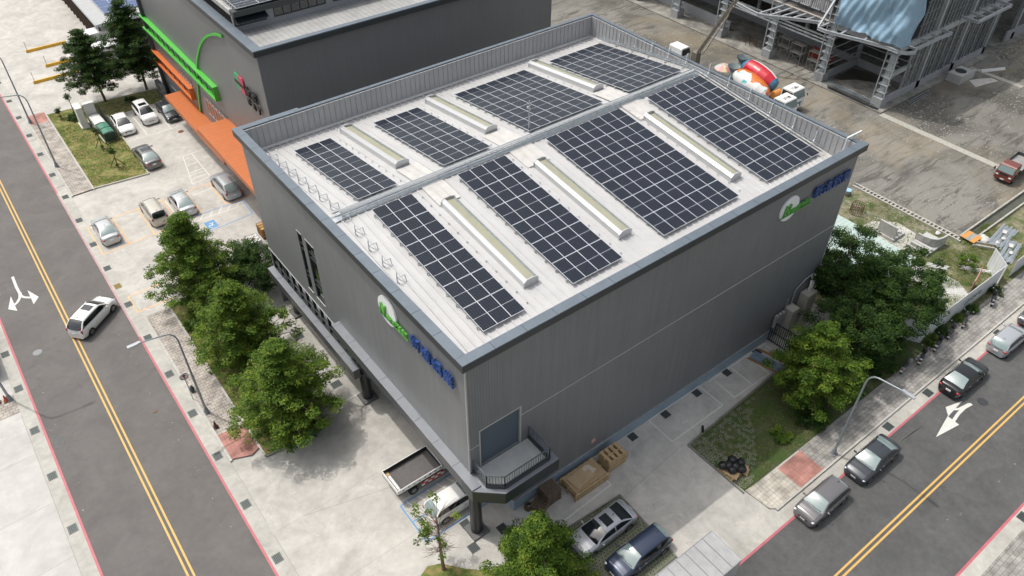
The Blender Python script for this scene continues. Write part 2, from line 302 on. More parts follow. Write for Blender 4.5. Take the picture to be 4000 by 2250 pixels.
def panelmat():
    m=M('solar_cells',(.012,.018,.04),.2,spec=.22); t,b,N,Lk=nodes_of(m); b.inputs['Coat Weight'].default_value=.22; b.inputs['Coat Roughness'].default_value=.1
    tc=N('ShaderNodeTexCoord'); sp=N('ShaderNodeSeparateXYZ'); Lk(tc.outputs['Object'],sp.inputs[0]); outs=[]
    for ax,pitch,w_ in((0,.16,.012),(1,.083,.006)):
        d=N('ShaderNodeMath'); d.operation='DIVIDE'; Lk(sp.outputs[ax],d.inputs[0]); d.inputs[1].default_value=pitch
        p=N('ShaderNodeMath'); p.operation='FRACT'; Lk(d.outputs[0],p.inputs[0]); q=N('ShaderNodeMath'); q.operation='LESS_THAN'; Lk(p.outputs[0],q.inputs[0]); q.inputs[1].default_value=w_/pitch; outs.append(q.outputs[0])
    mx=N('ShaderNodeMath'); mx.operation='MAXIMUM'; Lk(outs[0],mx.inputs[0]); Lk(outs[1],mx.inputs[1])
    mm=N('ShaderNodeMix'); mm.data_type='RGBA'; Lk(mx.outputs[0],mm.inputs[0]); mm.inputs[6].default_value=(.006,.009,.019,1); mm.inputs[7].default_value=(.07,.085,.1,1); Lk(mm.outputs[2],b.inputs['Base Color']); return m
cellM=panelmat()
# ---------------- ground, roads, markings
sheet('ground',rect(-900,-900,900,900),-.06,greyconc)
sheet('dirt_ground',rect(36.6,-8.7,420,420),-.012,dirtM)
sheet('gravel_yard',[(55.6,-2.7),(420,-2.7),(420,420),(36.9,420),(36.9,22),(47,13),(55.2,8)],0,gravel)
sheet('left_road',rect(-20.25,-260,-11.35,420),0,asphaltA)
sheet('right_road',rect(-11.35,-20.9,420,-11.85),0,asphaltB)
sheet('right_gutter',[(-11.35,-11.85),(420,-11.85),(420,-10.95),(-11.35,-10.95)],.004,gutterM)
sheet('left_gutter_strip',rect(-11.35,-10.95,-10.38,420),.004,gutterM)
sheet('far_left_gutter',rect(-21.2,-20.9,-20.25,420),.004,gutterM)
sheet('far_left_concrete',rect(-80,-20.9,-21.2,29.3),.0,concB)
sheet('far_left_concrete_upper',rect(-80,31.5,-21.2,420),.0,concB)
sheet('far_left_pavers',rect(-80,29.3,-21.2,31.5),.0,paver)
sheet('south_gutter',rect(-20,-21.75,420,-20.9),.004,gutterM)
struct('south_pavement',MB().box(-20,-60,-.1,420,-21.75,.1),paver2)
sheet('concrete_lot',rect(-10.38,-10.95,36.75,84),.0,concA)
sheet('concrete_lot_upper',rect(-10.38,84,140,420),.0,concA)
sheet('unloading_apron',rect(-8.9,76.6,12,84),.004,concA)
# pavements (raised) with kerbs
struct('left_pavement',MB().box(-10.2,15.4,0,-8.25,33.9,.12),paver)
sheet('left_pavement_red',[(-10.2,15.45),(-8.9,14.9),(-8.25,15.2),(-8.25,17.9),(-10.2,18.1)],.126,redpav)
k=MB().box(-10.38,15.3,0,-10.2,34,.15).box(-8.25,14.3,0,-8.1,33.9,.14)
struct('left_pavement_kerb',k,kerbM)
struct('left_pavement_upper',MB().box(-10.2,56.4,0,-8.25,76.6,.12),paver)
sheet('left_pavement_upper_red',rect(-10.2,74,-8.25,76.5),.126,redpav)
k=MB().box(-10.38,56.3,0,-10.2,76.7,.15).box(-8.25,56.3,0,-8.1,75.7,.14)
struct('left_pavement_upper_kerb',k,kerbM)
struct('right_pavement',MB().box(22.7,-10.8,0,420,-8.72,.12),paver2)
struct('right_pavement_red',MB().box(20.15,-10.8,0,22.7,-8.8,.12),redpav)
struct('right_pavement_tiles',MB().prism([(17.1,-10.5),(17.5,-10.8),(20.15,-10.8),(20.15,-8.8),(16.9,-8.6)],0,.12),bigtile)
struct('right_kerb',MB().box(17.4,-10.95,0,420,-10.8,.15),kerbM)
struct('corner_pavement',MB().prism([(-3,-10.9),(9.35,-10.9),(9.55,-9.25),(5,-9.2),(-3,-9.2)],0,.1),paver2)
# verges
def verge(name,poly,mat,z=.05): struct(name,MB().prism(poly,-.02,z),mat)
verge('verge_left',[(-8.1,14.2),(-5.2,13.9),(-2.9,16),(-2.9,34.0),(-8.1,34.0)],grassM,.1)
verge('verge_upper',[(-8.1,56.6),(-2.75,55.95),(-2.5,70.9),(4.4,71),(4.4,74.3),(-8.1,75.6)],grassM,.1)
k=MB()
for a,b in (((-8.1,56.5),(-2.7,55.85)),((-2.7,55.85),(-2.45,71)),((-8.1,75.7),(4.5,74.4))):
    k.bar((a[0],a[1],.06),(b[0],b[1],.06),.14,.16)
struct('verge_upper_kerb',k,kerbM)
verge('verge_bottom',[(-4.4,-.3),(-3.6,.05),(-2.8,-.3),(-1.7,-1.6),(-.6,-2.6),(.8,-2.9),(3.6,-3.1),(5.4,-3.3),(5.2,-9.2),(-8,-9.2),(-8,-1.5)],grassM,.08)
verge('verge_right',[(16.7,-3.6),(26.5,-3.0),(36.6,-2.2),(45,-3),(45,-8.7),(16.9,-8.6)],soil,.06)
def grasspaver(name,poly,z=.085):
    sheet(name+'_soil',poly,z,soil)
    P=[Vector(p) for p in poly]; xs=[p.x for p in P]; ys=[p.y for p in P]
    def inside(x,y):
        c=False; n=len(P)
        for i in range(n):
            a,b=P[i],P[i-1]
            if (a.y>y)!=(b.y>y) and x<(b.x-a.x)*(y-a.y)/(b.y-a.y)+a.x: c=not c
        return c
    mb=MB(); r=.125; y=min(ys); j=0
    while y<max(ys):
        x=min(xs)+(r*1.0 if j%2 else 0)
        while x<max(xs):
            if inside(x,y) and (name.startswith('park') or random.random()<.42+.4*(x<18.2)):
                n=6; pts=[]
                for q_ in (r,r*.66): pts+=[(x+q_*math.cos(PI/3*i+.52),y+q_*math.sin(PI/3*i+.52),z+.012) for i in range(n)]
                mb.add(pts,[(i,(i+1)%n,n+(i+1)%n,n+i) for i in range(n)])
            x+=2*r
        y+=r*1.74; j+=1
    struct(name+'_grid',mb,M('turf_grid_conc',(.23,.23,.2),.9,var=.3,vs=4))
grasspaver('parking_turf',[(9.76,-3.62),(9.5,-9.15),(5.2,-9.15),(4.0,-7.3),(5.5,-3.4)])
grasspaver('corner_turf',[(16.75,-3.65),(24.5,-3.4),(21,-6),(19.5,-7.4),(18.3,-8.3),(16.95,-8.55)],.07)
k=MB()
for P in ([(9.8,-3.55),(9.5,-9.2)],[(9.8,-3.55),(5.4,-3.3)],[(16.65,-3.5),(16.7,-8.65)],[(16.65,-3.5),(26.5,-2.9)],[(26.5,-2.9),(30,-2.6)],[(-5.2,13.85),(-8.15,14.2)],[(-5.2,13.85),(-2.85,16)],[(-2.85,16),(-2.85,34)],[(-2.85,34.05),(-8.15,34.05)]):
    k.bar((*P[0],.06),(*P[1],.06),.1,.14)
struct('verge_edging',k,M('dark_kerb',(.2,.2,.18),.9,var=.2))
# lane markings
mk=MB()
for dx in(-.16,.16): line(mk,(-15.73+dx,-12),(-15.73+dx,300),.13,.006)
for dy in(-.16,.16): line(mk,(-9,-16.3+dy),(400,-16.3+dy),.13,.006)
struct('yellow_centre_lines',mk,yellow_paint)
mk=MB(); line(mk,(-11.42,-10),(-11.42,31.9),.16,.0085); line(mk,(-11.42,58),(-11.42,300),.16,.0085); line(mk,(-20.2,-20),(-20.2,300),.16,.0085)
line(mk,(-11,-11.92),(400,-11.92),.16,.0085); line(mk,(-20,-20.83),(400,-20.83),.16,.0085)
struct('red_edge_lines',mk,red_paint)
mk=MB(); line(mk,(-11.42,31.9),(-11.42,58),.15,.0085); struct('red_edge_line_faded',mk,faded_red)
def arrow(name,paths,heads,z=.006):
    mb=MB()
    for q_,(P,w_) in enumerate(paths):
        for i in range(len(P)-1): line(mb,P[i],P[i+1],w_,z+.0007*(i%3)+.0022*q_)
    for i,h in enumerate(heads): mb.add([(x,y,z+.009+.0007*i) for x,y in h],[(0,1,2)])
    o=struct(name,mb,white_paint)
    return o
def gp(k,a,b): return G(1000*k[0]+a/1.932,750*k[1]+b/1.932)
A=lambda *p:[gp((0,1),a,b) for a,b in p]
arrow('road_arrow_left',[(A((94,640),(125,720),(152,770)),.22),(A((150,760),(160,785),(185,795),(235,797)),.22),(A((150,765),(150,800),(130,835),(100,860)),.22)],
      [A((208,742),(292,792),(255,848)),A((82,788),(63,885),(132,898))])
A=lambda *p:[gp((3,2),a,b) for a,b in p]
arrow('road_arrow_right',[(A((1535,150),(1480,180),(1435,225),(1395,285)),.24),(A((1520,150),(1440,190),(1380,192)),.2)],
      [A((1465,130),(1340,175),(1360,245)),A((1355,243),(1442,308),(1266,402))])
# parking bays
def bays(name,mat,segs,w_=.1,z=.005):
    mb=MB()
    for i,(p,q_) in enumerate(segs): line(mb,p,q_,w_,z+.0006*(i%3))
    return struct(name,mb,mat)
seg=[]
for x in(-10.6,-8.15,-5.7,-3.22,-.8,1.7): seg.append(((x,44.9 if x<-4 else 45.5),(x,50.2)))
seg+=[((-10.6,50.2),(1.7,50.3)),((-10.6,44.9),(-2.2,45.35)),((-10.6,37.5),(-7.5,37.5)),((-10.6,35),(-7.5,35)),((-10.6,37.5),(-10.6,35)),((1.7,50.2),(5.1,50.3)),((1.7,45.6),(4.4,45.6))]
bays('orange_bay_lines',orange_paint,seg)
seg=[((-2.75,64.0),(4.9,63.65)),((-.15,64),(-.15,69.8)),((2.45,63.8),(2.7,69.2)),((-2.4,69.9),(5.1,69.1)),((1.43,57.1),(5.2,57.3)),((1.43,57.1),(.3,51.2)),((2.4,57.2),(2.35,51.5)),((2.35,51.5),(.27,51.2)),((1.2,55),(2.4,55.1)),((.9,53.4),(2.4,53.5)),((.3,52.9),(2.4,52.9)),((.3,52.2),(2.35,52.2)),
     ((-3,45.9),(-3,50.3)),((-.4,49.2),(2.6,49.4)),((-1.4,44.7),(3.1,44.4)),((1.1,37.7),(.1,37.7)),((-2.1,38.6),(.2,38.7)),((-2.1,38.6),(-1.2,36.4))]
for i in range(5): seg.append(((-1.4+i*.95,44.6),(-.7+i*.95,45.5)))
seg+=[((11.31,-.08),(15.23,-.06)),]
seg=[s for s in seg]
bays('white_bay_lines',white_paint,seg[:-1])
SC=1.4167
b1=[(16.03,-.12),(21.58,-.09),(21.58,-2.52),(16.01,-2.57)]
segs=[(b1[i],b1[(i+1)%4]) for i in range(4)]
segs+=[((9.9,-2.55),(4.5,-2.75)),((9.9,-2.55),(9.9,-1.5)),((23.0,-.35),(22.9,-2.5)),((25.1,-.35),(25.0,-2.6)),((27.1,-.35),(27,-2.6)),((22.9,-2.55),(27,-2.6)),((29.3,-.35),(29.2,-2.6)),((22.5,-.25),(29.5,-.25))]
segs+=[((-2.26,15.4),(.3,15.4)),((-2.3,18.2),(.3,18.1)),((-2.2,21.4),(.8,21.5)),((-2.1,24.8),(.8,24.7)),((-2.25,15.4),(-2.25,15.9))]
segs+=[((-2.1,4.9),(-1.6,3.5)),((-1.3,4.9),(-.6,3.3)),((-.5,4.9),(.2,3.3)),((.3,4.9),(1,3.3)),((1.1,4.9),(1.8,3.3)),((-2.4,5.15),(2.5,5.15))]
bays('side_bay_lines',white_paint,segs)
bays('blue_bay_lines',blue_paint,[((-2.6,4.9),(3,4.95)),((-2.62,4.9),(-2.65,1.5)),((-2.6,3.35),(-1.6,3.35)),((-2.65,1.55),(3,1.5)),((-1.45,45.55),(3.3,45.3)),((3.3,45.3),(3.2,42.5)),((-1.24,42.3),(3.2,42.5))])
# wheelchair symbol
sheet('wheelchair_symbol_field',[(-1.3,42.6),(-.3,42.6),(-.3,43.9),(-1.3,43.9)],.006,blue_paint)
mb=MB(); line(mb,(-.55,43.5),(-.8,43.05),.1,.011); line(mb,(-.8,43.05),(-1.1,43.15),.1,.012); line(mb,(-.95,43.45),(-.6,43.45),.08,.011)
for i in range(8): a=i*.62; line(mb,(-.85+.26*math.cos(a),42.95+.22*math.sin(a)),(-.85+.26*math.cos(a+.5),42.95+.22*math.sin(a+.5)),.06,.0115)
struct('wheelchair_symbol',mb,white_paint)
# bay numbers and joints in the slabs
for t_,x,y in (('1',-1.6,64.15),('2',.9,64.1),('3',3.6,63.95),('4',1.9,56.3),('5',2.0,54.0),('5',.75,52.55),('2',.75,51.75),('7',18.3,-2.0)):
    o=place_text('bay_number',t_,.6,white_paint,None,(x,y,.009),(0,1,0),(-1,0,0) ,ext=.001,height=.4); tag(o,kind='structure')
mb=MB(); jm=M('slab_joint',(.27,.265,.25),.95)
line(mb,(-8.2,8.2),(.5,5.8),.03,.004)
for y in(-10.9,2.1,9.3,19.7): line(mb,(-10.36,y),(-10.36,y+6),.03,.008)
line(mb,(10,-3.8),(16.6,-3.2),.03,.004); line(mb,(-21.2,-5),(-21.2,29),.03,.008)
for y in(4.5,9.5,14.5,19.5,24.5): line(mb,(-21.2,y),(-40,y-.3),.025,.004)
for y in(20.3,14.1,8.2,2.5): line(mb,(-10.3,y),(-2.5,y),.02,.0045)
line(mb,(-25.4,-5),(-25.6,29),.025,.005)
for y in range(38,57,6): line(mb,(-10.3,y),(1.5,y),.02,.0045)
struct('slab_joints',mb,jm)
# asphalt patches
pm=M('asphalt_patch',(.12,.12,.118),.9,var=.15,vs=3)
mb=MB(); mb.add([(x,y,.004) for x,y in [gp((3,2),*p) for p in [(1010,410),(1180,310),(1110,350),(960,460)]]],[(0,1,2,3)])
pl=[gp((0,2),*p) for p in [(390,400),(465,385),(490,470),(420,500)]]; mb.add([(x,y,.004) for x,y in pl],[(0,1,2,3)]); struct('road_patches',mb,pm)
# drains
bm_=M('grate_steel',(.085,.1,.1),.5,metal=.5); dk=M('drain_dark',(.03,.035,.035),.9)
def grate(x,y,sx,sy,label,group,mat=bm_,z=.006,n=5):
    t=thing('drain_grate',label,'drain',(x,y,z),0,group)
    MB().box(-sx/2,-sy/2,0,sx/2,sy/2,.006).build('pit',dk,t)
    g=MB()
    for i in range(n):
        a=-sx/2+sx*(i+.5)/n; g.box(a-sx/n*.3,-sy/2,.007,a+sx/n*.3,sy/2,.03)
    for s in(-1,1): g.box(-sx/2,s*sy/2-.03,.008,sx/2,s*sy/2+.03,.034); g.box(s*sx/2-.02,-sy/2-.03,.009,s*sx/2+.02,sy/2+.03,.033)
    g.build('bars',mat,t); return t
for y in(82.1,77.1,72,67,61.9,56.8,51.8,47,42.6,36.5,31.4,26.3,21.3,16.4,11.4,6.4,88,94): grate(-10.9,y,.55,.62,'steel drain grate in the gutter between the long road and the white car park','drain grates along the near gutter')
grate(-10.9,39.5,.55,.62,'rusty yellowish drain grate in the gutter near the turning white car',None,M('grate_rust',(.28,.2,.06),.7))
for y in(36.5,31.9,26.8,21.8,16.6,11.6): grate(-20.75,y,.55,.62,'steel drain grate in the gutter on the far left side of the road','drain grates along the far left gutter')
for x in(35.2,29.8,46): grate(x,-11.4,.7,.55,'steel drain grate in the kerb gutter beside the parked dark cars','drain grates by the right kerb')
grate(30.2,-21.3,.7,.55,'drain grate in the gutter at the bottom right corner beside the brick pavement',None)
for x in(14,17.45,20.9,24.4,28.1): grate(x,-.5,.6,.55,'dark drain grate at the foot of the long grey warehouse wall','drain grates along the warehouse wall')
for x,y in((-.9,23.9),(-.9,20.6),(-.9,17.3)): grate(x,y,.75,.6,'black drain grate in the bays under the warehouse ledge','drain grates in front of the warehouse')
grate(.1,1.1,.6,.5,'dark drain grate beside the white car and the round corner column',None)
p=G(1850,2140); grate(p[0],p[1],.6,.6,'square drain grate in the concrete right of the leafless tree',None)
p=G(1963,2065); grate(p[0],p[1],.6,.6,'dark drain grate half hidden under the bright bottom tree',None)
def manhole(x,y,r,label,mat):
    t=thing('manhole_cover',label,'manhole',(x,y,.005)); mb=MB(); mb.cyl((0,0,0),(0,0,.008),r,n=24); mb.cyl((0,0,.008),(0,0,.016),r*.85,n=24); mb.build('lid',mat,t)
    return t
manhole(-18.6,35.15,.36,'round grey manhole cover in the left lane of the long road',M('iron_grey',(.2,.21,.22),.6,metal=.3))
p=gp((3,2),1620,135); manhole(p[0],p[1],.4,'round dark manhole cover beside the road arrow on the right road',M('iron_dark',(.05,.053,.06),.6,metal=.3))
p=gp((0,0),1365,993); manhole(p[0],p[1],.33,'rusty round manhole cover near the orange canopy',M('iron_rust',(.16,.07,.03),.8))
# ---------------- main warehouse
LX,WY,HZ=34.76,28.86,17.0
RY,ZE,ZR=15.2,14.9,16.6
def rz_(y,h=0): return (ZE+(ZR-ZE)*y/RY if y<RY else ZR-(ZR-ZE)*(y-RY)/(WY-RY))+h
B=thing('warehouse','large dark grey warehouse in the middle with a white ribbed roof carrying solar panels','building',(0,0,0))
mb=MB()
# south and north and east walls (thin shells), west facade with slots
mb.box(0.0,0,6.2,.78,.25,16.9); mb.box(3.78,0,1.0,LX,.25,16.9); mb.box(.78,0,10.5,3.78,.25,16.9); mb.box(3.3,.02,1.0,3.78,.27,7.1)
mb.box(.78,0,6.2,3.78,.25,7.15)
mb.build('wall',wallM,B)
mb=MB(); x0,x1=0,.25; sl_=[(21.1,20.35,7.0,12.5),(19.75,18.45,7.05,12.5)]
ys=[0.25,18.45,19.75,20.35,21.1,WY]
mb.box(x0,.25,5.95,x1,18.45,16.9); mb.box(x0,18.45,5.95,x1,19.75,7.05); mb.box(x0,18.45,12.5,x1,19.75,16.9); mb.box(x0,19.75,5.95,x1,20.35,16.9)
mb.box(x0,20.35,5.95,x1,21.1,7.05); mb.box(x0,20.35,12.5,x1,21.1,16.9); mb.box(x0,21.1,5.95,x1,WY-.25,16.9)
mb.build('wall',wallM,B)
mb=MB(); mb.box(0,WY-.25,0,LX,WY,16.9); mb.box(LX-.25,.25,0,LX,WY-.25,16.9); mb.build('wall',wallM,B)
# ground floor core (dark, set back under the overhang)
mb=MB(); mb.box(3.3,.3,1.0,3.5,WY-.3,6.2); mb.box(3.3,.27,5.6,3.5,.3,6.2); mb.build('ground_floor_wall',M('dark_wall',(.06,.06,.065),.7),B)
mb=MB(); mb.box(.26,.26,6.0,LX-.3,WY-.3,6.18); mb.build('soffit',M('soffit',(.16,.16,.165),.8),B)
mb=MB(); mb.box(3.28,-.08,0,LX+.05,.1,1.0); mb.box(3.28,.1,0,3.45,WY,1.0); mb.build('plinth',M('blue_grey_plinth',(.26,.33,.4),.55,var=.06),B)
mb=MB(); mb.box(3.26,-.11,1.0,LX+.06,.0,1.05); mb.build('plinth_trim',galv,B)
mb=MB(); mb.box(3.78,-.035,9.66,LX,-.002,9.72); mb.box(0.02,-.035,9.3,.78,-.002,9.35); mb.build('wall_seam',M('pale_trim',(.42,.42,.41),.5),B)
MB().box(-.03,-.03,7.1,.07,.03,16.45).build('corner_trim',M('pale_trim'),B); MB().box(LX-.05,-.03,1,LX+.03,.04,16.45).build('corner_trim',M('pale_trim'),B)
# parapet inner lining, ribbed
def rib_run(mb,axis,a0,a1,c,z0f,z1,pitch,out,sgn):
    n=int((a1-a0)/pitch)
    for i in range(n):
        a=a0+i*pitch; b=a+pitch*.8; z0=z0f((a+b)/2)
        if axis=='x': mb.box(a,c,z0,b,c+sgn*out,z1)
        else: mb.box(c,a,z0,c+sgn*out,b,z1)
mb=MB(); mb.box(.25,WY-.3,14.5,LX-.25,WY-.25,16.9); mb.box(LX-.3,.3,14.5,LX-.25,WY-.3,16.9)
rib_run(mb,'x',.3,LX-.3,WY-.3,lambda a:14.6,16.9,.46,.035,-1); rib_run(mb,'y',.3,WY-.3,LX-.3,lambda a:14.6,16.9,.46,.035,-1)
mb.build('parapet_lining',M('parapet_sheet',(.36,.365,.375),.5,metal=.1,var=.05,vs=.6),B)
mb=MB(); mb.box(.25,.25,14.4,.29,WY-.3,16.9); mb.box(.29,.25,14.4,LX-.3,.29,16.9); mb.build('parapet_lining',M('parapet_sheet'),B)
# roof: ribbed sheet of two slopes
mb=MB()
pit=.56; prof=[]; x=.29
while x<LX-.35:
    prof+=[(x,0),(x+.05,.06),(x+.14,.06),(x+.19,0)]; x+=pit
prof.append((LX-.3,0)); n=len(prof)
for (ya,yb) in ((.29,RY),(RY,WY-.3)):
    vs=[(px_,ya,rz_(ya)+h) for px_,h in prof]+[(px_,yb,rz_(yb)+h) for px_,h in prof]
    mb.add(vs,[(i,i+1,n+i+1,n+i) for i in range(n-1)])
mb.build('roof',roofM,B)
mb=MB(); mb.ext([(RY-.35,rz_(RY-.35)+.055),(RY,ZR+.09),(RY+.35,rz_(RY+.35)+.055),(RY+.35,rz_(RY+.35)+.075),(RY,ZR+.12),(RY-.35,rz_(RY-.35)+.075)],'x',.3,LX-.3); mb.build('ridge_cap',galv,B)
mb=MB(); mb.ext([(WY-.55,rz_(WY-.55)+.06),(WY-.3,rz_(WY-.3)+.2),(WY-.3,rz_(WY-.3)+.06)],'x',.3,LX-.3); mb.ext([(LX-.3,15),(LX-.75,0)],'x',0,0) if 0 else None
for ya,yb in((.3,RY),(RY,WY-.3)): mb.add([(LX-.75,ya,rz_(ya)+.07),(LX-.3,ya,rz_(ya)+.12),(LX-.3,yb,rz_(yb)+.12),(LX-.75,yb,rz_(yb)+.07)],[(0,1,2,3)])
mb.build('roof_flashing',M('pale_flashing',(.55,.54,.52),.4,metal=.2,var=.1),B)
# smooth infill sheets above each skylight strip
for xa,xb in((6.9,8.6),(14.3,16.3),(25.2,27.1)):
    for ya,yb in((12.7,15.0),(15.4,18.2)): 
        for k_ in range(3):
            a=xa+(xb-xa)*k_/3; b=xa+(xb-xa)*(k_+1)/3-.02
            MB().add([(a,ya,rz_(ya)+.083),(b,ya,rz_(ya)+.083),(b,yb,rz_(yb)+.083),(a,yb,rz_(yb)+.083)],[(0,1,2,3)]).build('roof_patch',M('roof_patch_mat',(.5,.49,.47),.5,var=.12,vs=1.5),B)
# cap
mb=MB(); o_=.35; iw=.28
def plates(mb,x0,y0,x1,y1,z0,z1,ax,st=2.12):
    a,b=(x0,x1) if ax=='x' else (y0,y1)
    while a<b-.01:
        e=min(a+st,b)
        if ax=='x': mb.box(a+.012,y0,z0,e-.012,y1,z1)
        else: mb.box(x0,a+.012,z0,x1,e-.012,z1)
        a=e
plates(mb,-o_,-o_,LX+o_,iw,16.93,17,'x'); plates(mb,-o_,iw,iw,WY+o_,16.93,17,'y'); plates(mb,LX-.2,iw,LX+.12,WY-.2,16.93,17,'y'); plates(mb,iw,WY-.2,LX+.12,WY+.12,16.93,17,'x')
mb.box(-o_+.02,-o_+.02,16.9,LX+o_-.02,iw-.02,16.928); mb.box(-o_+.02,iw-.02,16.9,iw-.02,WY+o_-.02,16.928)
mb.box(iw,WY+.12,16.92,4.9,WY+o_,16.99)
mb.build('parapet_cap',capM,B)
mb=MB(); mb.box(-o_+.01,-o_+.01,16.42,LX+o_-.01,-o_+.06,16.92); mb.box(-o_+.01,-o_+.06,16.42,-o_+.06,WY+o_-.01,16.92); mb.box(LX+o_-.06,-o_+.06,16.42,LX+o_-.01,.3,16.92)
mb.box(-o_+.06,-o_+.06,16.42,LX+o_-.06,0,16.5); mb.box(-o_+.06,0,16.42,0,WY+o_-.06,16.5)
mb.build('parapet_fascia',fasciaM,B)
# window slots and ribbon window
wf=M('dark_window_frame',(.05,.055,.06),.4,metal=.4)
for ya,yb,z0,z1 in((18.45,19.75,7.05,12.5),(20.35,21.1,7.05,12.5)):
    f=MB(); 
    for z in(z0+.03,8.3,8.75,10.9,11.4,z1-.06): f.box(.04,ya,z,.12,yb,z+.09)
    f.box(.04,ya,z0,.12,ya+.07,z1); f.box(.04,yb-.07,z0,.12,yb,z1); fo=f.build('window',wf,B)
    MB().box(.14,ya,z0,.18,yb,z1).build('pane',glassM,fo)
    MB().box(-.06,ya-.03,z0-.06,.1,yb+.03,z0).build('sill',M('pale_trim'),fo); MB().box(-.03,ya-.03,z1,.1,yb+.03,z1+.05).build('head_trim',M('pale_trim'),fo)
for i in range(13):
    ya=28.6-i*1.22; yb=ya-1.22; f=MB(); f.box(.04,ya-.07,3.95,.14,ya,5.9); f.box(.04,yb,3.95,.13,ya-.07,4.02); f.box(.04,yb,4.6,.13,ya-.07,4.68); f.box(.04,yb,5.83,.13,ya-.07,5.9)
    fo=f.build('window',wf,B); MB().box(.15,yb,3.95,.19,ya,5.9).build('pane',glassM,fo)
mb=MB(); mb.box(-.04,17.3,5.9,.24,28.86,5.95); mb.build('window_trim',M('pale_trim'),B)
# ledges
def ledge(y0,y1,z0,z1,out,name):
    m=MB(); m.box(-out,y0,z0,-.0,y1,z1-.05); m.box(-.0,y0,z0,.26,y1,z0+.1); lo=m.build(name,M('ledge_fascia',(.1,.105,.11),.4,metal=.3,var=.05),B)
    m=MB(); y=y0
    while y<y1-.01: yy=min(y+2.15,y1); m.box(-out-.02,y+.012,z1-.05,.0,yy-.012,z1); y=yy
    m.build('ledge_top',M('ledge_top_mat',(.23,.245,.27),.35,metal=.3,var=.06),lo)
ledge(14.2,28.9,3.05,3.95,.52,'window_ledge'); ledge(-1.1,16.4,6.15,7.1,.6,'canopy_ledge')
# columns
colM=M('black_column',(.035,.037,.04),.35,metal=.3)
for x,y in((.44,.27),(.44,14.65),(.44,26.6)):
    m=MB(); m.cyl((x,y,.15),(x,y,6.1),.4,n=24); c_=m.build('column',colM,B); MB().obox((x,y,.08),(1.25,1.25,.16),0).build('base_plate',M('column_base',(.13,.13,.13),.8,var=.2),c_)
# roller door and balcony
m=MB(); z=7.15
while z<10.45: m.box(.8,.12,z,3.76,.16,z+.075); m.box(.8,.15,z+.075,3.76,.18,z+.1); z+=.1
dr=m.build('roller_door',M('roller_slats',(.13,.165,.2),.45,metal=.3),B)
m=MB(); m.box(.74,-.03,7.1,.82,.2,10.55); m.box(3.74,-.03,7.1,3.84,.2,10.55); m.box(.82,-.03,10.46,3.74,.2,10.55); m.build('door_frame',M('pale_trim'),dr)
bal=[(0.0,0),(0.15,-1.2),(.85,-2.2),(4.75,-2.2),(4.75,0)]
bx=MB(); outer=[(-.6,-1.1),(-.6,-.0),(0,0.0),(4.95,0.0),(4.95,-2.35),(.95,-2.35),(-.05,-1.75)][::-1]
outer=[(-.62,.0),(-.62,-1.1),(.85,-2.4),(4.95,-2.4),(4.95,0)]
bx.prism(outer,6.0,6.98); bo=bx.build('balcony',M('balcony_fascia',(.05,.055,.06),.4,metal=.3),B)
MB().prism([(-.6,-.02),(-.6,-1.09),(.86,-2.38),(4.93,-2.38),(4.93,-.02)],6.98,7.02).build('balcony_rim',M('ledge_top_mat'),bo)
MB().prism([(.3,-.02),(.32,-1.25),(1.1,-1.95),(4.35,-1.95),(4.35,-.02)],7.02,7.06).build('balcony_floor',M('floor_tile',(.42,.43,.42),.6,var=.08),bo)
kb=MB(); pts=[(.25,-.05),(.25,-1.35),(1.05,-2.05),(4.45,-2.05),(4.45,-.05)]
for i in range(4): kb.bar((*pts[i],7.16),(*pts[i+1],7.16),.16,.28)
kb.build('balcony_kerb',M('balcony_fascia'),bo)
r=MB()
for i in range(4):
    a,b=Vector(pts[i]),Vector(pts[i+1]); n_=max(2,int((b-a).length/.17))
    r.bar((*a,8.15),(*b,8.15),.06); r.bar((*a,7.4),(*b,7.4),.04)
    for j in range(n_+1): p=a+(b-a)*j/n_; w_=.05 if j in(0,n_) else .03; r.bar((*p,7.28),(*p,8.13),w_)
r.build('railing',M('railing_steel',(.13,.155,.18),.4,metal=.4),bo)
MB().box(10.2,-.02,1.75,10.55,-.003,2.15).build('notice_plate',M('notice',(.6,.35,.3),.6),B)
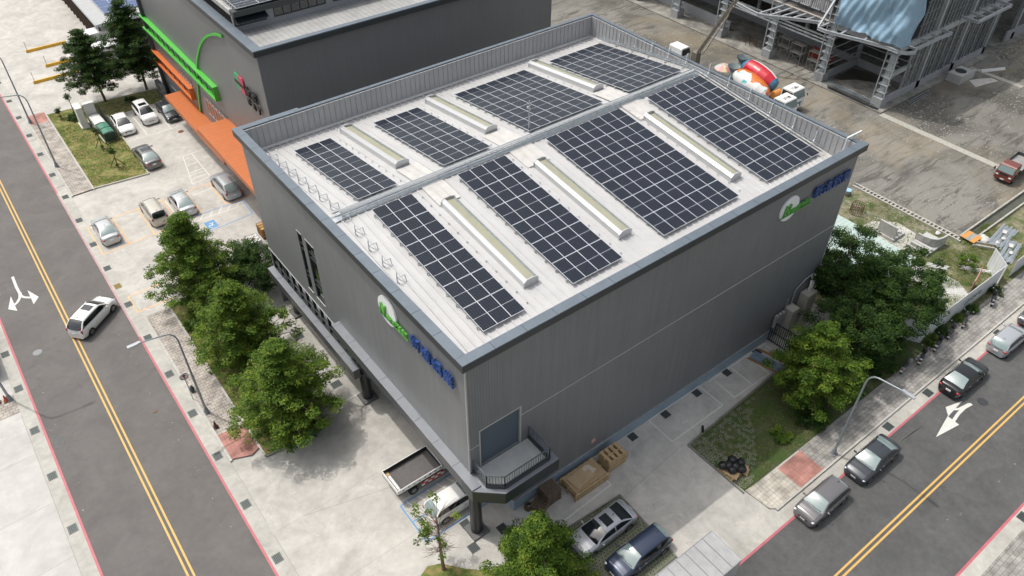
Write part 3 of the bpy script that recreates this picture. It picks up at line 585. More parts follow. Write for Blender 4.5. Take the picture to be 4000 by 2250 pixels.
# ---- signs
def disc(name,c,r,axis,mat,parent,t=.12,sq=1):
    m=MB(); n=40; v0=[];v1=[]
    for i in range(n):
        a=2*PI*i/n; u,v=r*math.cos(a)*sq,r*math.sin(a)
        if axis=='x': v0.append((c[0],c[1]+u,c[2]+v)); v1.append((c[0]-t,c[1]+u,c[2]+v))
        else: v0.append((c[0]+u,c[1],c[2]+v)); v1.append((c[0]+u,c[1]-t,c[2]+v))
    m.add(v0+v1,[tuple(range(n)),tuple(range(n,2*n))[::-1]]+[(i,n+i,n+(i+1)%n,(i+1)%n) for i in range(n)]); return m.build(name,mat,parent)
signW=M('sign_white',(.82,.83,.85),.4)
def logo(label,side):
    if side=='x':  # on the short facade, read towards -y
        t=thing('company_sign',label,'sign',(-.02,0,0)); U=lambda y,z,d=.1:(-d,y,z); ux,uy=(0,-1,0),(0,0,1); cx=7.95; s=-1
        disc('disc',(0,cx,14.5),1.03,'x',signW,t); at=lambda u,z,d:(-d,cx-u,z)
    else:
        t=thing('company_sign',label,'sign',(0,-.02,0)); ux,uy=(1,0,0),(0,0,1); cx=27.25; s=1
        disc('disc',(cx,0,14.62),1.0,'y',signW,t); at=lambda u,z,d:(cx+u,-d,z)
    def put(nm,body,mat,u0,z0,w_,h_,d,bold=.02,shear=0,ext=.06):
        o=at(u0,z0,d); o=(o[0]+t.location.x,o[1]+t.location.y,o[2]); return place_text(nm,body,1,mat,t,o,ux,uy,ext,bold,shear,width=w_,height=h_)
    z0=13.95 if side=='x' else 14.1
    put('letter_n','N',greenSign,-.7,z0+.1,.7,.86,.2,.04,.25)
    put('letters_new','ew',greenSign,.06,z0+.12,.58,.3,.2,.015,.15)
    put('letters_green','green',greenSign,.72,z0+.06,1.6,.42,.16,.015,.15)
    a=at(-.85,z0,.13); b=at(2.4,z0,.13); MB().bar(a,b,.14,.06).build('underline',greenSign,t)
    for i,chx in enumerate('新達鋁業'):
        if side=='x': put('character',chx,blueSign,2.72+i*1.12,13.94,.96,.92,.14,.004,0,.07)
        else: put('character',chx,blueSign,2.62+i*1.1,14.3,.96,.92,.14,.004,0,.07)
    return t
logo('green and blue raised lettering with a white disc on the short facade above the ledge','x')
logo('green and blue raised lettering with a white disc high on the long shaded wall','y')
# ---- solar arrays
def panel_mesh(wx,wy):
    m=MB(); m.box(0,0,0,wx,wy,.04,0); e=.015
    for ya,yb in((e,wy/2-.01),(wy/2+.01,wy-e)): m.add([(e,ya,.043),(wx-e,ya,.043),(wx-e,yb,.043),(e,yb,.043)],[(0,1,2,3)],1)
    o=m.build('panel',[frameW,cellM]); me=o.data; bpy.data.objects.remove(o); return me
def array(label,x0,nx,px_,y0,ny,py_,side,zf=None,h=.24,group='solar arrays on the warehouse roof'):
    zf=zf or rz_; t=thing('solar_array',label,'solar panels',(x0,y0,zf(y0,h)),0,group); me=panel_mesh(px_-.018,py_-.022)
    sl=(zf(y0+ny*py_)-zf(y0))/(ny*py_)
    for i in range(nx):
        for j in range(ny):
            o=bpy.data.objects.new('panel',me); C.objects.link(o); o.parent=t; o.location=(i*px_,j*py_,sl*j*py_); o.rotation_euler.x=math.atan(sl)
    r=MB()
    for j in range(ny*2):
        y=(j+.5)*py_/2; r.box(-.1,y-.025,sl*y-.11,nx*px_+.1,y+.025,sl*y-.02)
        for k_ in range(int(nx*px_/.9)+2): r.box(-.1+k_*.9,y-.03,sl*y-.22,-.04+k_*.9,y+.03,sl*y-.1)
    r.build('mounting_rails',galv,t); return t
for nm,x0,nx,w_ in(('narrow three-column',2.9,3,1.0),('four-column',9.55,4,1.02),('seven-column',17.3,7,1.05),('six-column',27.6,6,1.02)):
    array(f'{nm} solar array on the roof slope facing the camera, below the ridge rail',x0,nx,w_,2.35,6,2.03,1)
for nm,x0,nx,w_ in(('narrow three-column',2.8,3,1.0),('four-column',9.5,4,1.02),('seven-column',17.1,7,1.05),('six-column',27.2,6,1.02)):
    array(f'{nm} solar array on the far roof slope behind the ridge rail',x0,nx,w_,16.1,5,1.99,-1)
# ---- roof skylight monitors
beige=M('skylight_sheet',(.33,.325,.24),.3,var=.08,vs=1); wsh=M('monitor_white',(.5,.51,.52),.35,metal=.3)
def monitor(label,x,ya,yb):
    t=thing('roof_skylight',label,'skylight',(x,ya,rz_(ya)),0,'long skylight boxes on the warehouse roof')
    s=(rz_(yb)-rz_(ya))/(yb-ya); L_=yb-ya
    def ex(prof,m,mat,nm):
        n=len(prof); vs=[(a,0,h) for a,h in prof]+[(a,L_,h+s*L_) for a,h in prof]
        MB().add(vs,[tuple(range(n)),tuple(range(n,2*n))[::-1]]+[(i,n+i,n+(i+1)%n,(i+1)%n) for i in range(n)]).build(nm,mat,t)
    ex([(0,0),(0,.4),(.2,.56),(.27,.56),(.28,.5),(.28,0)],0,wsh,'white_side'); ex([(.28,.0),(.28,.44),(.9,.36),(.9,0)],0,beige,'translucent_side')
    for yy in(-.06,L_-.02):
        z=s*yy; n_=MB(); P=[(-.03,0),(-.03,.42),(.2,.6),(.7,.6),(1.08,.46),(1.08,0)]
        vs=[(a,yy,h+z) for a,h in P]+[(a,yy+.08,h+z) for a,h in P]; k_=len(P)
        n_.add(vs,[tuple(range(k_)),tuple(range(k_,2*k_))[::-1]]+[(i,k_+i,k_+(i+1)%k_,(i+1)%k_) for i in range(k_)]); n_.build('end_cap',wsh,t)
    m=MB(); m.box(1.0,.0,-.02,1.12,L_,.1) if 0 else None
    m.add([(.9,0,.47),(1.06,0,.4),(1.06,L_,.4+s*L_),(.9,L_,.47+s*L_),(.9,0,.0),(1.06,0,.0),(1.06,L_,.0+s*L_),(.9,L_,.0+s*L_)],[(0,1,2,3),(7,6,5,4),(0,4,5,1),(1,5,6,2),(2,6,7,3),(3,7,4,0)]); m.build('gutter_lip',galv,t)
    return t
for i,(x,w_) in enumerate(((7.0,'leftmost'),(14.75,'middle'),(25.5,'rightmost'))):
    monitor(f'{w_} long white skylight box on the near roof slope between solar arrays',x,3.9,12.6)
    monitor(f'{w_} long white skylight box on the far roof slope behind the ridge',x,18.4,26.7)
# ---- cable trays, posts, brackets
t=thing('cable_tray','long galvanised cable tray running along the roof ridge','cable tray',(0,RY,ZR))
m=MB()
for dy in(-.2,.2): m.bar((.6,dy,.38),(LX-.9,dy,.38),.04,.1)
x=.8
while x<LX-1: m.bar((x,-.22,.34),(x,.22,.34),.05,.03); x+=.45
x=1.2
while x<LX-1: m.bar((x,-.2,0),(x,-.2,.34),.05); m.bar((x,.2,0),(x,.2,.34),.05); x+=2.4
m.build('tray',galv,t)
m=MB(); m.tube([(1,0.05,.42),(12,.02,.44),(22,.06,.42),(LX-1,0,.43)],.05,n=6); m.tube([(1,-.1,.42),(12,-.06,.43),(LX-1,-.08,.42)],.04,n=6); m.build('conduit',M('grey_conduit',(.5,.52,.53),.5),t)
t=thing('cable_tray','galvanised cable tray running down both slopes beside the far end parapet','cable tray',(LX-.75,0,15))
m=MB()
for ya,yb in((2.3,RY),(RY,WY-2)):
    for dx in(-.2,.2): m.bar((LX-.85+dx,ya,rz_(ya)+.45),(LX-.85+dx,yb,rz_(yb)+.45),.05,.12)
    y=ya
    while y<yb: m.bar((LX-1.05,y,rz_(y)+.42),(LX-.65,y,rz_(y)+.42),.05,.03); y+=.5
m.build('tray',galv,t,world=True)
def guard(y,i):
    z=rz_(y); t=thing('guard_post','slanted steel guard post on the roof beside the far end parapet','guard post',(LX-.45,y,z),0,'guard posts along the far end parapet')
    m=MB(); m.tube([(-.35,0,.1),(.0,0,.2),(0,0,1.25),(.18,0,1.3),(.2,0,.15)],.03,n=6); m.bar((-.5,0,.1),(0,0,.6),.035); m.build('frame',galv,t)
for i,y in enumerate((3.4,5.4,7.6,9.8,12,14.1,16.6,18.6,20.6,22.6,24.6)): guard(y,i)
def bracket(y):
    z=rz_(y); t=thing('roof_bracket','small K-shaped steel bracket standing on the white roof by the left parapet','bracket',(1.0,y,z),0,'steel brackets along the left parapet')
    m=MB(); m.bar((0,0,0),(0,-.05,.85),.05); m.bar((0,-.02,.42),(.5,-.1,.46),.04); m.bar((0,-.02,.4),(.38,-.25,.03),.03); m.bar((.5,-.1,.46),(.48,-.28,.04),.04); m.box(-.1,-.1,.0,.1,.1,.06); m.build('frame',galv,t)
y=26.2
while y>8.2: bracket(y); y-=1.62
t=thing('roof_mast','thin grey mast with insulators standing at the middle of the roof ridge','mast',(17.26,16.35,rz_(16.35)))
MB().cyl((0,0,0),(0,0,2.6),.05,n=8).cyl((0,0,0),(0,0,.15),.16,n=8).build('pole',galv,t); MB().ell((-.12,0,2.1),(.09,.09,.12)).ell((.06,0,1.9),(.07,.07,.1)).bar((-.15,0,2.15),(.15,0,2.15),.03).build('insulators',M('grey_conduit'),t)
t=thing('corner_arm','white angled steel arm rising from the right end of the parapet','bracket',(LX-.6,.9,16))
MB().bar((0,0,-.6),(0,0,1.2),.09).bar((0,0,1.2),(1.25,-.25,1.45),.11).bar((0,.3,-.4),(0,0,.5),.05).build('arm',M('white_steel',(.6,.62,.64),.4),t)

# ---------------- neighbouring grey building with green and orange bands
FX,NY,NZ,FE,FY=5.2,36.8,18.75,36.5,72.2
B2=thing('office_building','dark grey industrial building with green and orange bands and an orange canopy, behind the warehouse','building',(FX,NY,0))
wall2=stripes(M('grey_cladding_b',(.19,.194,.2),.45,metal=.15,var=.03,vs=.3),'XY',.25,.03,.9,bump=.2); streaks(wall2,.05)
m=MB(); m.box(FX,NY,0,FE,NY+.25,NZ-.4); m.box(FX,NY+.25,0,FX+.25,FY,NZ-.4); m.box(FE-.25,NY+.25,0,FE,FY,NZ-.4); m.box(FX+.25,FY-.25,0,FE-.25,FY,NZ-.4); m.build('wall',wall2,B2,world=True)
m=MB(); m.box(FX-.01,NY-.025,0,FX+.06,NY-.002,NZ-.4) ; m.build('corner_trim',M('trim_grey',(.24,.245,.25),.5),B2,world=True)
m=MB(); m.box(FX-.3,NY-.3,NZ-.1,FX+.55,FY+.1,NZ); m.box(FX+.55,NY-.3,NZ-.1,FE+.3,NY+.25,NZ); m.box(FE-.2,NY+.25,NZ-.1,FE+.3,FY,NZ); m.build('parapet_cap',capM,B2,world=True)
m=MB(); m.box(FX-.29,NY-.29,NZ-.55,FE+.29,NY-.24,NZ-.1); m.box(FX-.29,NY-.24,NZ-.55,FX-.24,FY,NZ-.1); m.box(FX-.24,NY-.24,NZ-.55,FE,NY,NZ-.48); m.box(FX-.24,NY,NZ-.55,FX,FY,NZ-.48); m.build('parapet_fascia',fasciaM,B2,world=True)
roof2=stripes(M('grey_roof_sheet',(.4,.4,.395),.45,metal=.2,var=.08,vs=.8,stain=.2),'X',.5,.05,.7,bump=.5)
m=MB(); m.box(FX+.25,NY+.25,17.9,FE-.25,43.2,18.05); m.build('roof',roof2,B2,world=True)
m=MB(); m.box(FX+.56,42.4,18.05,FE-1,42.6,19.55); m.build('clerestory_wall',M('clerestory',(.3,.31,.33),.6),B2,world=True)
for i,(a,b) in enumerate(((5.9,8.7),(9.5,14.4),(15.2,20.1),(20.9,25.8),(26.6,31.5))):
    f=MB(); f.box(a,42.34,18.55,b,42.38,18.62); f.box(a,42.34,19.33,b,42.38,19.4); n_=6
    for j in range(n_+1): x=a+(b-a)*j/n_; f.box(x-.03,42.33,18.55,x+.03,42.385,19.4)
    fo=f.build('window',wf,B2,world=True); MB().box(a-FX,42.385-NY,18.6,b-FX,42.399-NY,19.36).build('pane',glassM,fo)
    if i==0: MB().add([(a-FX,42.3-NY,19.35),(b-FX,42.3-NY,19.35),(b-FX,41.6-NY,19.05),(a-FX,41.6-NY,19.05)],[(0,1,2,3)]).build('open_sash',glassM,fo)
m=MB(); m.box(FX+.56,41.9,19.55,FE-1,42.7,20.0); m.build('roof_fascia',fasciaM,B2,world=True)
m=MB(); m.box(FX+.56,42.7,19.5,FE-1,66,19.9); m.build('upper_roof',roof2,B2,world=True)
zf2=lambda y,h=0:20.05+h+.02*(y-42)
array('front grey-looking solar array on the neighbouring grey building near its parapet',6.2,12,2.05,42.05,4,1.02,1,zf2,.12,'solar arrays on the neighbouring building')
array('rear grey-looking solar array on the neighbouring grey building at the top edge of the photo',6.2,12,2.05,46.6,6,1.02,1,zf2,.12,'solar arrays on the neighbouring building')
t=thing('roof_pipe','small bent white vent pipe on the neighbouring roof in front of the clerestory','vent pipe',(22.3,40.6,18.05)); MB().tube([(0,0,0),(0,0,.8),(.15,0,1),(.7,0,1),(.85,0,.8),(.85,0,0)],.06,n=8).build('pipe',whiteM,t)
ARC=[]
ARC=[(44.2,17.3),(45.3,17.06),(46.2,16.8),(47.4,16.35),(48.4,15.9),(49.3,15.43),(50.3,14.85),(51.15,14.23),(52.0,13.6),(52.7,12.99),(53.84,11.88),(54.6,11.1),(55.26,10.21),(56.03,9.03),(57.17,7.22),(58.04,5.46),(59.0,3.43)]
# bands (open box frames standing off the wall)
def band(name,y0,y1,zt,zb,out,mat):
    m=MB(); th=.12
    m.box(FX-out,y0,zt-th,FX-.002,y1,zt); m.box(FX-out,y0,zb,FX-.002,y1,zb+th); m.box(FX-out,y0,zb+th,FX-.002,y0+.12,zt-th); m.build(name,mat,B2,world=True)
    y=y0+1.2
    while y<y1: MB().box(FX-.25,y,zb+th,FX-.18,y+.12,zt-th).build(name+'_bracket',steelD,B2,world=True); y+=1.6
band('green_band',50.3,72.6,10.0,8.45,.5,greenB); band('orange_band',59.6,72.0,6.0,4.6,.5,orangeF)
m=MB(); P=[(45.1,17.2),(46.7,16.95),(48.75,15.9),(50.2,14.9),(51.5,13.7),(52.9,12.4),(54.1,11.2),(55.4,9.6),(56.3,8.2),(57.1,6.8),(58.0,5),(58.8,3.5)]
P=ARC
for i in range(len(P)-1): m.bar((FX-.12,*P[i]),(FX-.12,*P[i+1]),.24,.12,up=(1,0,0))
m.build('green_arc',greenB,B2,world=True)
m=MB(); m.box(3.2,47.9,2.9,FX-.003,65.2,3.4); m.build('low_canopy',orangeB,B2,world=True)
m=MB(); m.box(2.0,34.9,6.3,FX-.003,49.7,6.8); m.build('high_canopy',orangeB,B2,world=True)
m=MB(); m.box(2.2,35.2,3.4,2.35,47.8,6.3); m.build('canopy_fascia',orangeB,B2,world=True) if 0 else None
def win2(y0,y1,z0,z1,n_):
    f=MB(); 
    for j in range(n_+1): y=y0+(y1-y0)*j/n_; f.box(FX-.06,y-.05,z0,FX-.003,y+.05,z1)
    for z in(z0,z0+(z1-z0)*.78,z1-.08): f.box(FX-.07,y0-.05,z,FX-.003,y1+.05,z+.08)
    fo=f.build('window',M('silver_frame',(.4,.4,.42),.4,metal=.4),B2,world=True); MB().box(-.03,y0-NY,z0,-.004,y1-NY,z1).build('pane',glassM,fo)
win2(49.9,55.9,4.6,6.75,7); win2(59.8,63.4,6.1,6.7,5); win2(67,70,1.2,2.3,4)
m=MB()
for z,y in((0,71.7),): m.box(FX-.35,y,0,FX-.003,y+.5,15.5)
m.build('corner_pilaster',steelD,B2,world=True)
# sign
t=thing('shop_sign','green and red square emblem with black characters on the neighbouring facade','sign',(FX-.02,0,0))
m=MB(); m.box(-.14,42.55,12.9,0,43.5,14.3); m.build('green_half',M('sign_green',(.05,.32,.14),.4),t,world=True) if 0 else None
def rr(y0,y1,z0,z1,cut,mat,nm):
    P=cut; n=len(P); vs=[(-.002,y,z) for y,z in P]+[(-.14,y,z) for y,z in P]
    MB().add(vs,[tuple(range(n)),tuple(range(n,2*n))[::-1]]+[(i,(i+1)%n,n+(i+1)%n,n+i) for i in range(n)]).build(nm,mat,t)
rr(0,0,0,0,[(42.5,12.75),(42.5,14.3),(43.35,14.3),(43.5,14.1),(43.5,12.95),(43.35,12.75)],M('sign_green',(.05,.32,.14),.4),'green_half')
rr(0,0,0,0,[(41.5,12.95),(41.65,12.75),(42.48,12.75),(42.48,14.3),(41.65,14.3),(41.5,14.1)],M('sign_red',(.55,.06,.12),.4),'red_half')
m=MB(); m.box(-.17,41.4,13.35,-.141,43.5,13.68); m.build('black_band',blackM,t)
for txt_,y,z,w_,h_ in(('金',41.0,13.05,.95,1.0),('茂',39.6,13.05,1.0,1.0),('E',41.1,12.15,.55,.6),('A',40.0,12.15,.6,.6),('T',38.9,12.15,.6,.6)):
    place_text('letters',txt_,1,blackM,t,(FX-.18,y,z),(0,-1,0),(0,0,1),.07,.03,width=w_,height=h_)
# plain low outdoor units by the neighbour's left end
def acunit(x,y,z,label):
    t=thing('outdoor_unit',label,'air conditioner',(x,y,z),0,'outdoor units at the end of the neighbouring building')
    MB().box(-.25,-.5,0,.25,.5,.9).build('casing',M('unit_grey',(.3,.3,.3),.6),t); MB().cyl((-.252,0,.48),(-.275,0,.48),.34,n=20).build('fan_grille',blackM,t)
for i in range(2):
    for j in range(2): acunit(4.4,71.2+i*1.15,.1+j*.95,'grey outdoor air conditioning unit stacked beside the dark tree at the building end')
# ---------------- covered bay (top left)
t=thing('shed','long open shed with grey ribbed roof and blue solar panels at the top edge','shed',(2.4,88,0))
sr=stripes(M('shed_roof_sheet',(.42,.43,.43),.5,metal=.2,var=.05),'Y',.35,.06,.6,bump=.4)
m=MB(); m.box(2.4,88.3,3.9,14,150,4.02); m.build('roof',sr,t,world=True)
m=MB(); m.box(2.3,88.2,3.7,2.42,150,4.06); m.box(2.42,88.2,3.7,14,88.3,4.06); m.build('gutter',galv,t,world=True)
m=MB(); y=88.6
while y<150: m.box(2.6,y,0,2.85,y+.25,3.7); y+=1.6
m.build('posts',M('rust_posts',(.09,.06,.045),.8),t,world=True)
MB().box(6,88.6,0,6.2,150,3.8).build('back_wall',M('dark_wall'),t,world=True)
bluecell=M('blue_cells',(.03,.07,.2),.25,coat=.4)
t2=thing('solar_array','blue solar panels on the open shed roof at the top left','solar panels',(4.3,91,4.1))
me=panel_mesh(1.6,2.2); me.materials[1]=bluecell
for i in range(5):
    for j in range(8): o=bpy.data.objects.new('panel',me); C.objects.link(o); o.parent=t2; o.location=(i*1.68,j*2.3,.12)
MB().box(0,0,0,8.3,18,.06).build('mounting_rails',galv,t2)
# ---------------- cars
def paintm(name,col,rough=.28,metal=.35): return M('paint_'+name,col,rough,metal,coat=.8)
def lerp(P,t):
    for (a,u),(b,v) in zip(P,P[1:]):
        if t<=b: k=(t-a)/(b-a); k=k*k*(3-2*k)*.5+k*.5; return u+(v-u)*k
    return P[-1][1]
KIND={
 'sedan':dict(deck=[(-1,.5),(-.985,.8),(-.95,.96),(-.85,1.02),(-.68,1.04),(-.3,.97),(.2,.95),(.46,.98),(.6,.95),(.8,.86),(.92,.76),(.975,.66),(1,.45)],ws=(.5,.14),rs=(-.4,-.76),H=1.45),
 'hatch':dict(deck=[(-1,.5),(-.985,.8),(-.955,.98),(-.8,1.0),(-.3,.97),(.2,.95),(.52,1.0),(.68,.96),(.86,.87),(.94,.76),(.98,.62),(1,.45)],ws=(.55,.2),rs=(-.74,-.955),H=1.47),
 'suv':dict(deck=[(-1,.55),(-.985,.9),(-.955,1.08),(-.8,1.1),(-.3,1.06),(.2,1.04),(.5,1.1),(.66,1.06),(.86,.98),(.94,.88),(.98,.7),(1,.5)],ws=(.55,.2),rs=(-.68,-.95),H=1.66),
 'van':dict(deck=[(-1,.55),(-.99,.95),(-.975,1.1),(-.8,1.1),(-.3,1.05),(.2,1.0),(.6,1.05),(.72,1.0),(.88,.88),(.95,.78),(.985,.65),(1,.5)],ws=(.64,.28),rs=(-.88,-.975),H=1.66),
 'coupe':dict(deck=[(-1,.5),(-.985,.8),(-.95,.93),(-.8,.96),(-.3,.95),(.2,.93),(.48,.95),(.64,.92),(.85,.8),(.94,.7),(.98,.6),(1,.42)],ws=(.5,.12),rs=(-.5,-.9),H=1.4)}
def car(label,x,y,ang,L_,W_,kind,paint,sunroof=False,rails=False,wsh=glassB,ext=None,cat='car',group=None):
    K=KIND[kind]; t=thing('parked_car' if 'driving' not in label else 'moving_car',label,cat,(x,y,0),math.radians(ang),group); H=K['H']; hl=L_/2; w0=W_/2; zb=.2; wr=.33; xf=hl*.66; xr=-hl*.62; deck=K['deck']
    def Wt(u): a=abs(u); return w0*(1-.04*u*u)*(1-.24*max(0,(a-.8)/.2)**3)
    body=MB(); us=sorted(set([-1,-.992,-.975,1,.992,.975]+[-.96+i*.032 for i in range(61)])); rows=[]
    for u in us:
        X=u*hl; D=lerp(deck,u); Wd=Wt(u); row=[(0,zb)]; fz=[(.86,.0),(.965,.12),(1,.38),(1,.55),(.99,.74),(.955,.9),(.88,.975),(.7,1.0),(.4,1.025),(0,1.04)]
        for k_,(wy,f) in enumerate(fz):
            z=zb+f*(D-zb) if f<=1 else D+(f-1)*1.0
            if k_<4:
                for xw in(xf,xr):
                    if abs(X-xw)<wr+.06: z=max(z,.31+math.sqrt(max(0,(wr+.06)**2-(X-xw)**2)))
            row.append((wy*Wd,z))
        rows.append([(X,-a,z) for a,z in row]+[(X,a,z) for a,z in row[::-1][1:]])
    n=len(rows[0]); vs=[p for r in rows for p in r]
    fs=[];ms=[]
    for i in range(len(rows)-1):
        for j in range(n-1): fs.append((i*n+j,i*n+j+1,(i+1)*n+j+1,(i+1)*n+j)); 
    for f in fs:
        j=f[0]%n; black=(j in(0,n-2)) or (j in(1,n-3) and kind in('suv',))
        body.add([],[],0); body.f.append(f); body.m.append(1 if black else 0); body.sm.append(True)
    body.v=vs
    body.f.append(tuple(range(n))[::-1]); body.m.append(0); body.sm.append(False); body.f.append(tuple(range((len(rows)-1)*n,len(rows)*n))); body.m.append(0); body.sm.append(False)
    # cabin
    ub,ur=K['ws']; rr_,rb=K['rs']; U=[rb+(rr_-rb)*i/5 for i in range(5)]+[rr_+(ur-rr_)*i/12 for i in range(12)]+[ur+(ub-ur)*i/6 for i in range(7)]
    R_=[]; ZN=[]
    for u in U:
        D=lerp(deck,u)+.0; 
        if u>ur: h=(ub-u)/(ub-ur); T=D+(H-.03-D)*(1-(1-h)**1.25); zn='f'
        elif u<rr_: h=(u-rb)/(rr_-rb); T=D+(H-.05-D)*(1-(1-h)**1.35); zn='r'
        else: h=1; q_=(u-rr_)/(ur-rr_); T=H-.05+.05*math.sin(PI*min(1,.15+q_*.75)); zn='t'
        wb=Wt(u)*.9; wt_=wb+(W_*.5*.675-wb)*min(1,(T-D)/(H-D)*.95); hh=T-D
        pts=[(wb,D-.08),(wb-.005,D+.12*hh),(wt_+.035,T-.17*hh-.0),(wt_,T-.06*hh),(wt_-.055,T-.0),(wt_*.5,T+.03*min(1,hh*3)),(0,T+.045*min(1,hh*3))]
        row=[]
        for a,z in pts:
            bow=(.13*(1-(a/wb)**2)) if a<wb*.95 else 0
            dx=bow*(1-h*.6) if zn=='f' else (-bow*.8*(1-h*.6) if zn=='r' else (bow*.4*0))
            row.append((u*hl+dx,a,z))
        R_.append([(X,-a,z) for X,a,z in row]+[(X,a,z) for X,a,z in row[::-1][1:]]); ZN.append(zn)
    n=len(R_[0]); wsm,rwm,sw=MB(),MB(),[MB(),MB()]; nU=len(U); mid=(rr_*.52+ur*.48)
    for i in range(nU-1):
        um=(U[i]+U[i+1])/2; z=ZN[i] if ZN[i]!='t' or ZN[i+1]=='t' else 'f'
        if ZN[i]=='t' and ZN[i+1]=='f': z='t'
        for j in range(n-1):
            jj=min(j,n-2-j); q=[R_[i][j],R_[i][j+1],R_[i+1][j+1],R_[i+1][j]]
            if jj>=4 and um>ur: tgt=wsm
            elif jj>=4 and um<rr_ : tgt=rwm
            elif jj==1 and (R_[i][j+1][2]-R_[i][j][2]>.04 or True) and rb*.96<um<ub*.9 and not(abs(um-mid)<.018) and (kind in('suv','van','hatch') or um>rb*.86) and not (kind in('suv','van') and um<rb*.93): tgt=sw[0 if j<n/2 else 1]
            else: tgt=body
            tgt.add(q,[(0,1,2,3)],0,True)
    wsm.build('windscreen',wsh,t,merge=True); rwm.build('rear_window',glassB if wsh is glassB else glassM,t,merge=True)
    for s_ in sw: s_.build('side_window',glassM,t,merge=True)
    for xw in(xf,xr):
        for s_ in(-1,1):
            y_=s_*(w0-.1); wm=MB(); wm.cyl((xw,y_-.1,.32),(xw,y_+.1,.32),.32,n=20); wo=wm.build('wheel',rubber,t)
            r_=MB(); yy=y_+s_*.102; r_.cyl((xw,yy-.002,.32),(xw,yy+.004,.32),.075,n=10)
            for a in range(5): th=a*2*PI/5; r_.bar((xw,yy,.32),(xw+.2*math.cos(th),yy,.32+.2*math.sin(th)),.07,.012,up=(0,1,0))
            for a in range(16): th=a*PI/8; r_.bar((xw+.205*math.cos(th),yy,.32+.205*math.sin(th)),(xw+.205*math.cos(th+.4),yy,.32+.205*math.sin(th+.4)),.035,.012,up=(0,1,0))
            r_.build('rim',rimM,wo)
    hz=lerp(deck,.9)-.1; tz=lerp(deck,-.96)-.14
    for s_ in(-1,1):
        m=MB(); m.ell((hl*.9,s_*w0*.77,hz-.035),(.22,.12,.06)); m.build('headlight',lampC,t)
        m=MB()
        if kind in('suv','van'): m.ell((-hl*.955,s_*w0*.76,tz-.02),(.09,.1,.2)); m.ell((-hl*.935,s_*w0*.62,1.2),(.06,.07,.14)) if kind=='suv' else None
        else: m.ell((-hl*.945,s_*w0*.72,tz),(.12,.19,.085))
        m.build('tail_light',lampR,t)
        xm=(ub*hl-.32); m=MB(); m.ell((xm,s_*(w0+.09),lerp(deck,ub)+.05),(.07,.12,.075)); m.bar((xm,s_*(w0-.12),lerp(deck,ub)-.0),(xm,s_*(w0+.05),lerp(deck,ub)+.03),.05); m.build('door_mirror',paint,t)
        for xh in((mid-.13)*hl-.25,(ub-.42)*hl*.9+.0): 
            MB().ell((xh,s_*(Wt(xh/hl)*.995),.83 if H<1.6 else .93),(.1,.02,.018)).build('door_handle',rimM,t)
    m=MB(); m.ell((hl*.985,0,.5),(.05,w0*.5,.1)); m.ell((hl*.965,0,.3),(.06,w0*.72,.07)); m.build('grille',blackM,t)
    q_=body
    for s_ in(-1,1):
        uu=[ub+.03+(.93-ub)*i/6 for i in range(7)]
        for a,b in zip(uu,uu[1:]): q_.bar((a*hl,s_*.79*Wt(a),lerp(deck,a)+.004),(b*hl,s_*.79*Wt(b),lerp(deck,b)+.004),.014,.012,2)
        for uq in((ub-.1),mid,max(-.72,mid-(ub-mid)+.02)): q_.bar((uq*hl,s_*(Wt(uq)+.001),.36),(uq*hl,s_*(Wt(uq)*.985),lerp(deck,uq)-.16),.014,.01,2)
    if kind in('sedan',): q_.bar((rb*hl-.2,-.72*w0,lerp(deck,rb-.1)+.028),(rb*hl-.2,.72*w0,lerp(deck,rb-.1)+.028),.014,.012,2)
    body.build('body',[paint,M('black_trim',(.03,.03,.032),.6),M('seam_dark',(.01,.01,.011),.8)],t,merge=True)
    MB().box(hl+.002,-.19,.42,hl+.02,.19,.53).build('number_plate',plateM,t)
    zp=.55 if kind in('hatch',) else .62; MB().box(-hl-.035,-.19,zp,-hl+.02,.19,zp+.13).build('number_plate',plateM,t)
    m=MB(); m.bar((ub*hl+.06,-.5,lerp(deck,ub)+.06),(ub*hl+.03,.1,lerp(deck,ub)+.09),.02); m.bar((ub*hl+.06,.05,lerp(deck,ub)+.06),(ub*hl+.0,.6,lerp(deck,ub)+.09),.02); m.build('wipers',blackM,t)
    if sunroof: xs=(ur*.55+rr_*.1)*hl; MB().obox((ur*hl-.55,0,H+.035),(.62,.85,.03)).build('sunroof',glassM,t)
    if rails:
        for s_ in(-1,1): MB().tube([(rr_*hl+.1,s_*W_*.34,H-.03),(rr_*hl+.3,s_*W_*.34,H+.06),(ur*hl-.3,s_*W_*.34,H+.06),(ur*hl-.1,s_*W_*.34,H-.02)],.02,n=6).build('roof_rail',rimM,t)
    MB().bar((rr_*hl+.25,0,H),(rr_*hl+.12,0,H+.13),.03,.05).build('antenna',blackM,t)
    return t
silver=paintm('silver',(.42,.44,.47)); silver2=paintm('pale_silver',(.5,.52,.53)); grey=paintm('warm_grey',(.17,.165,.17)); blk=paintm('black',(.012,.013,.016),.2,.2); navy=paintm('blue_grey',(.03,.045,.085)); dgrey=paintm('dark_grey',(.1,.105,.115)); wht=paintm('white',(.8,.8,.79),.3,0); bei=paintm('champagne',(.5,.48,.42)); anth=paintm('anthracite',(.045,.052,.062))
car('white compact SUV driving across the yellow line with its nose to the car park',-13.85,36.1,39,4.5,1.82,'suv',wht,True,wsh=glassM)
car('grey hatchback parked by the red pavement nearest the driveway on the right road',20.1,-12.42,180,4.25,1.8,'hatch',grey)
car('black sedan-like car with pale windscreen parked under the street lamp on the right road',25.85,-12.5,180.5,4.65,1.84,'sedan',anth)
car('black sedan seen from behind parked beside the road arrow and the scooters',38.4,-12.35,0,4.8,1.84,'sedan',blk)
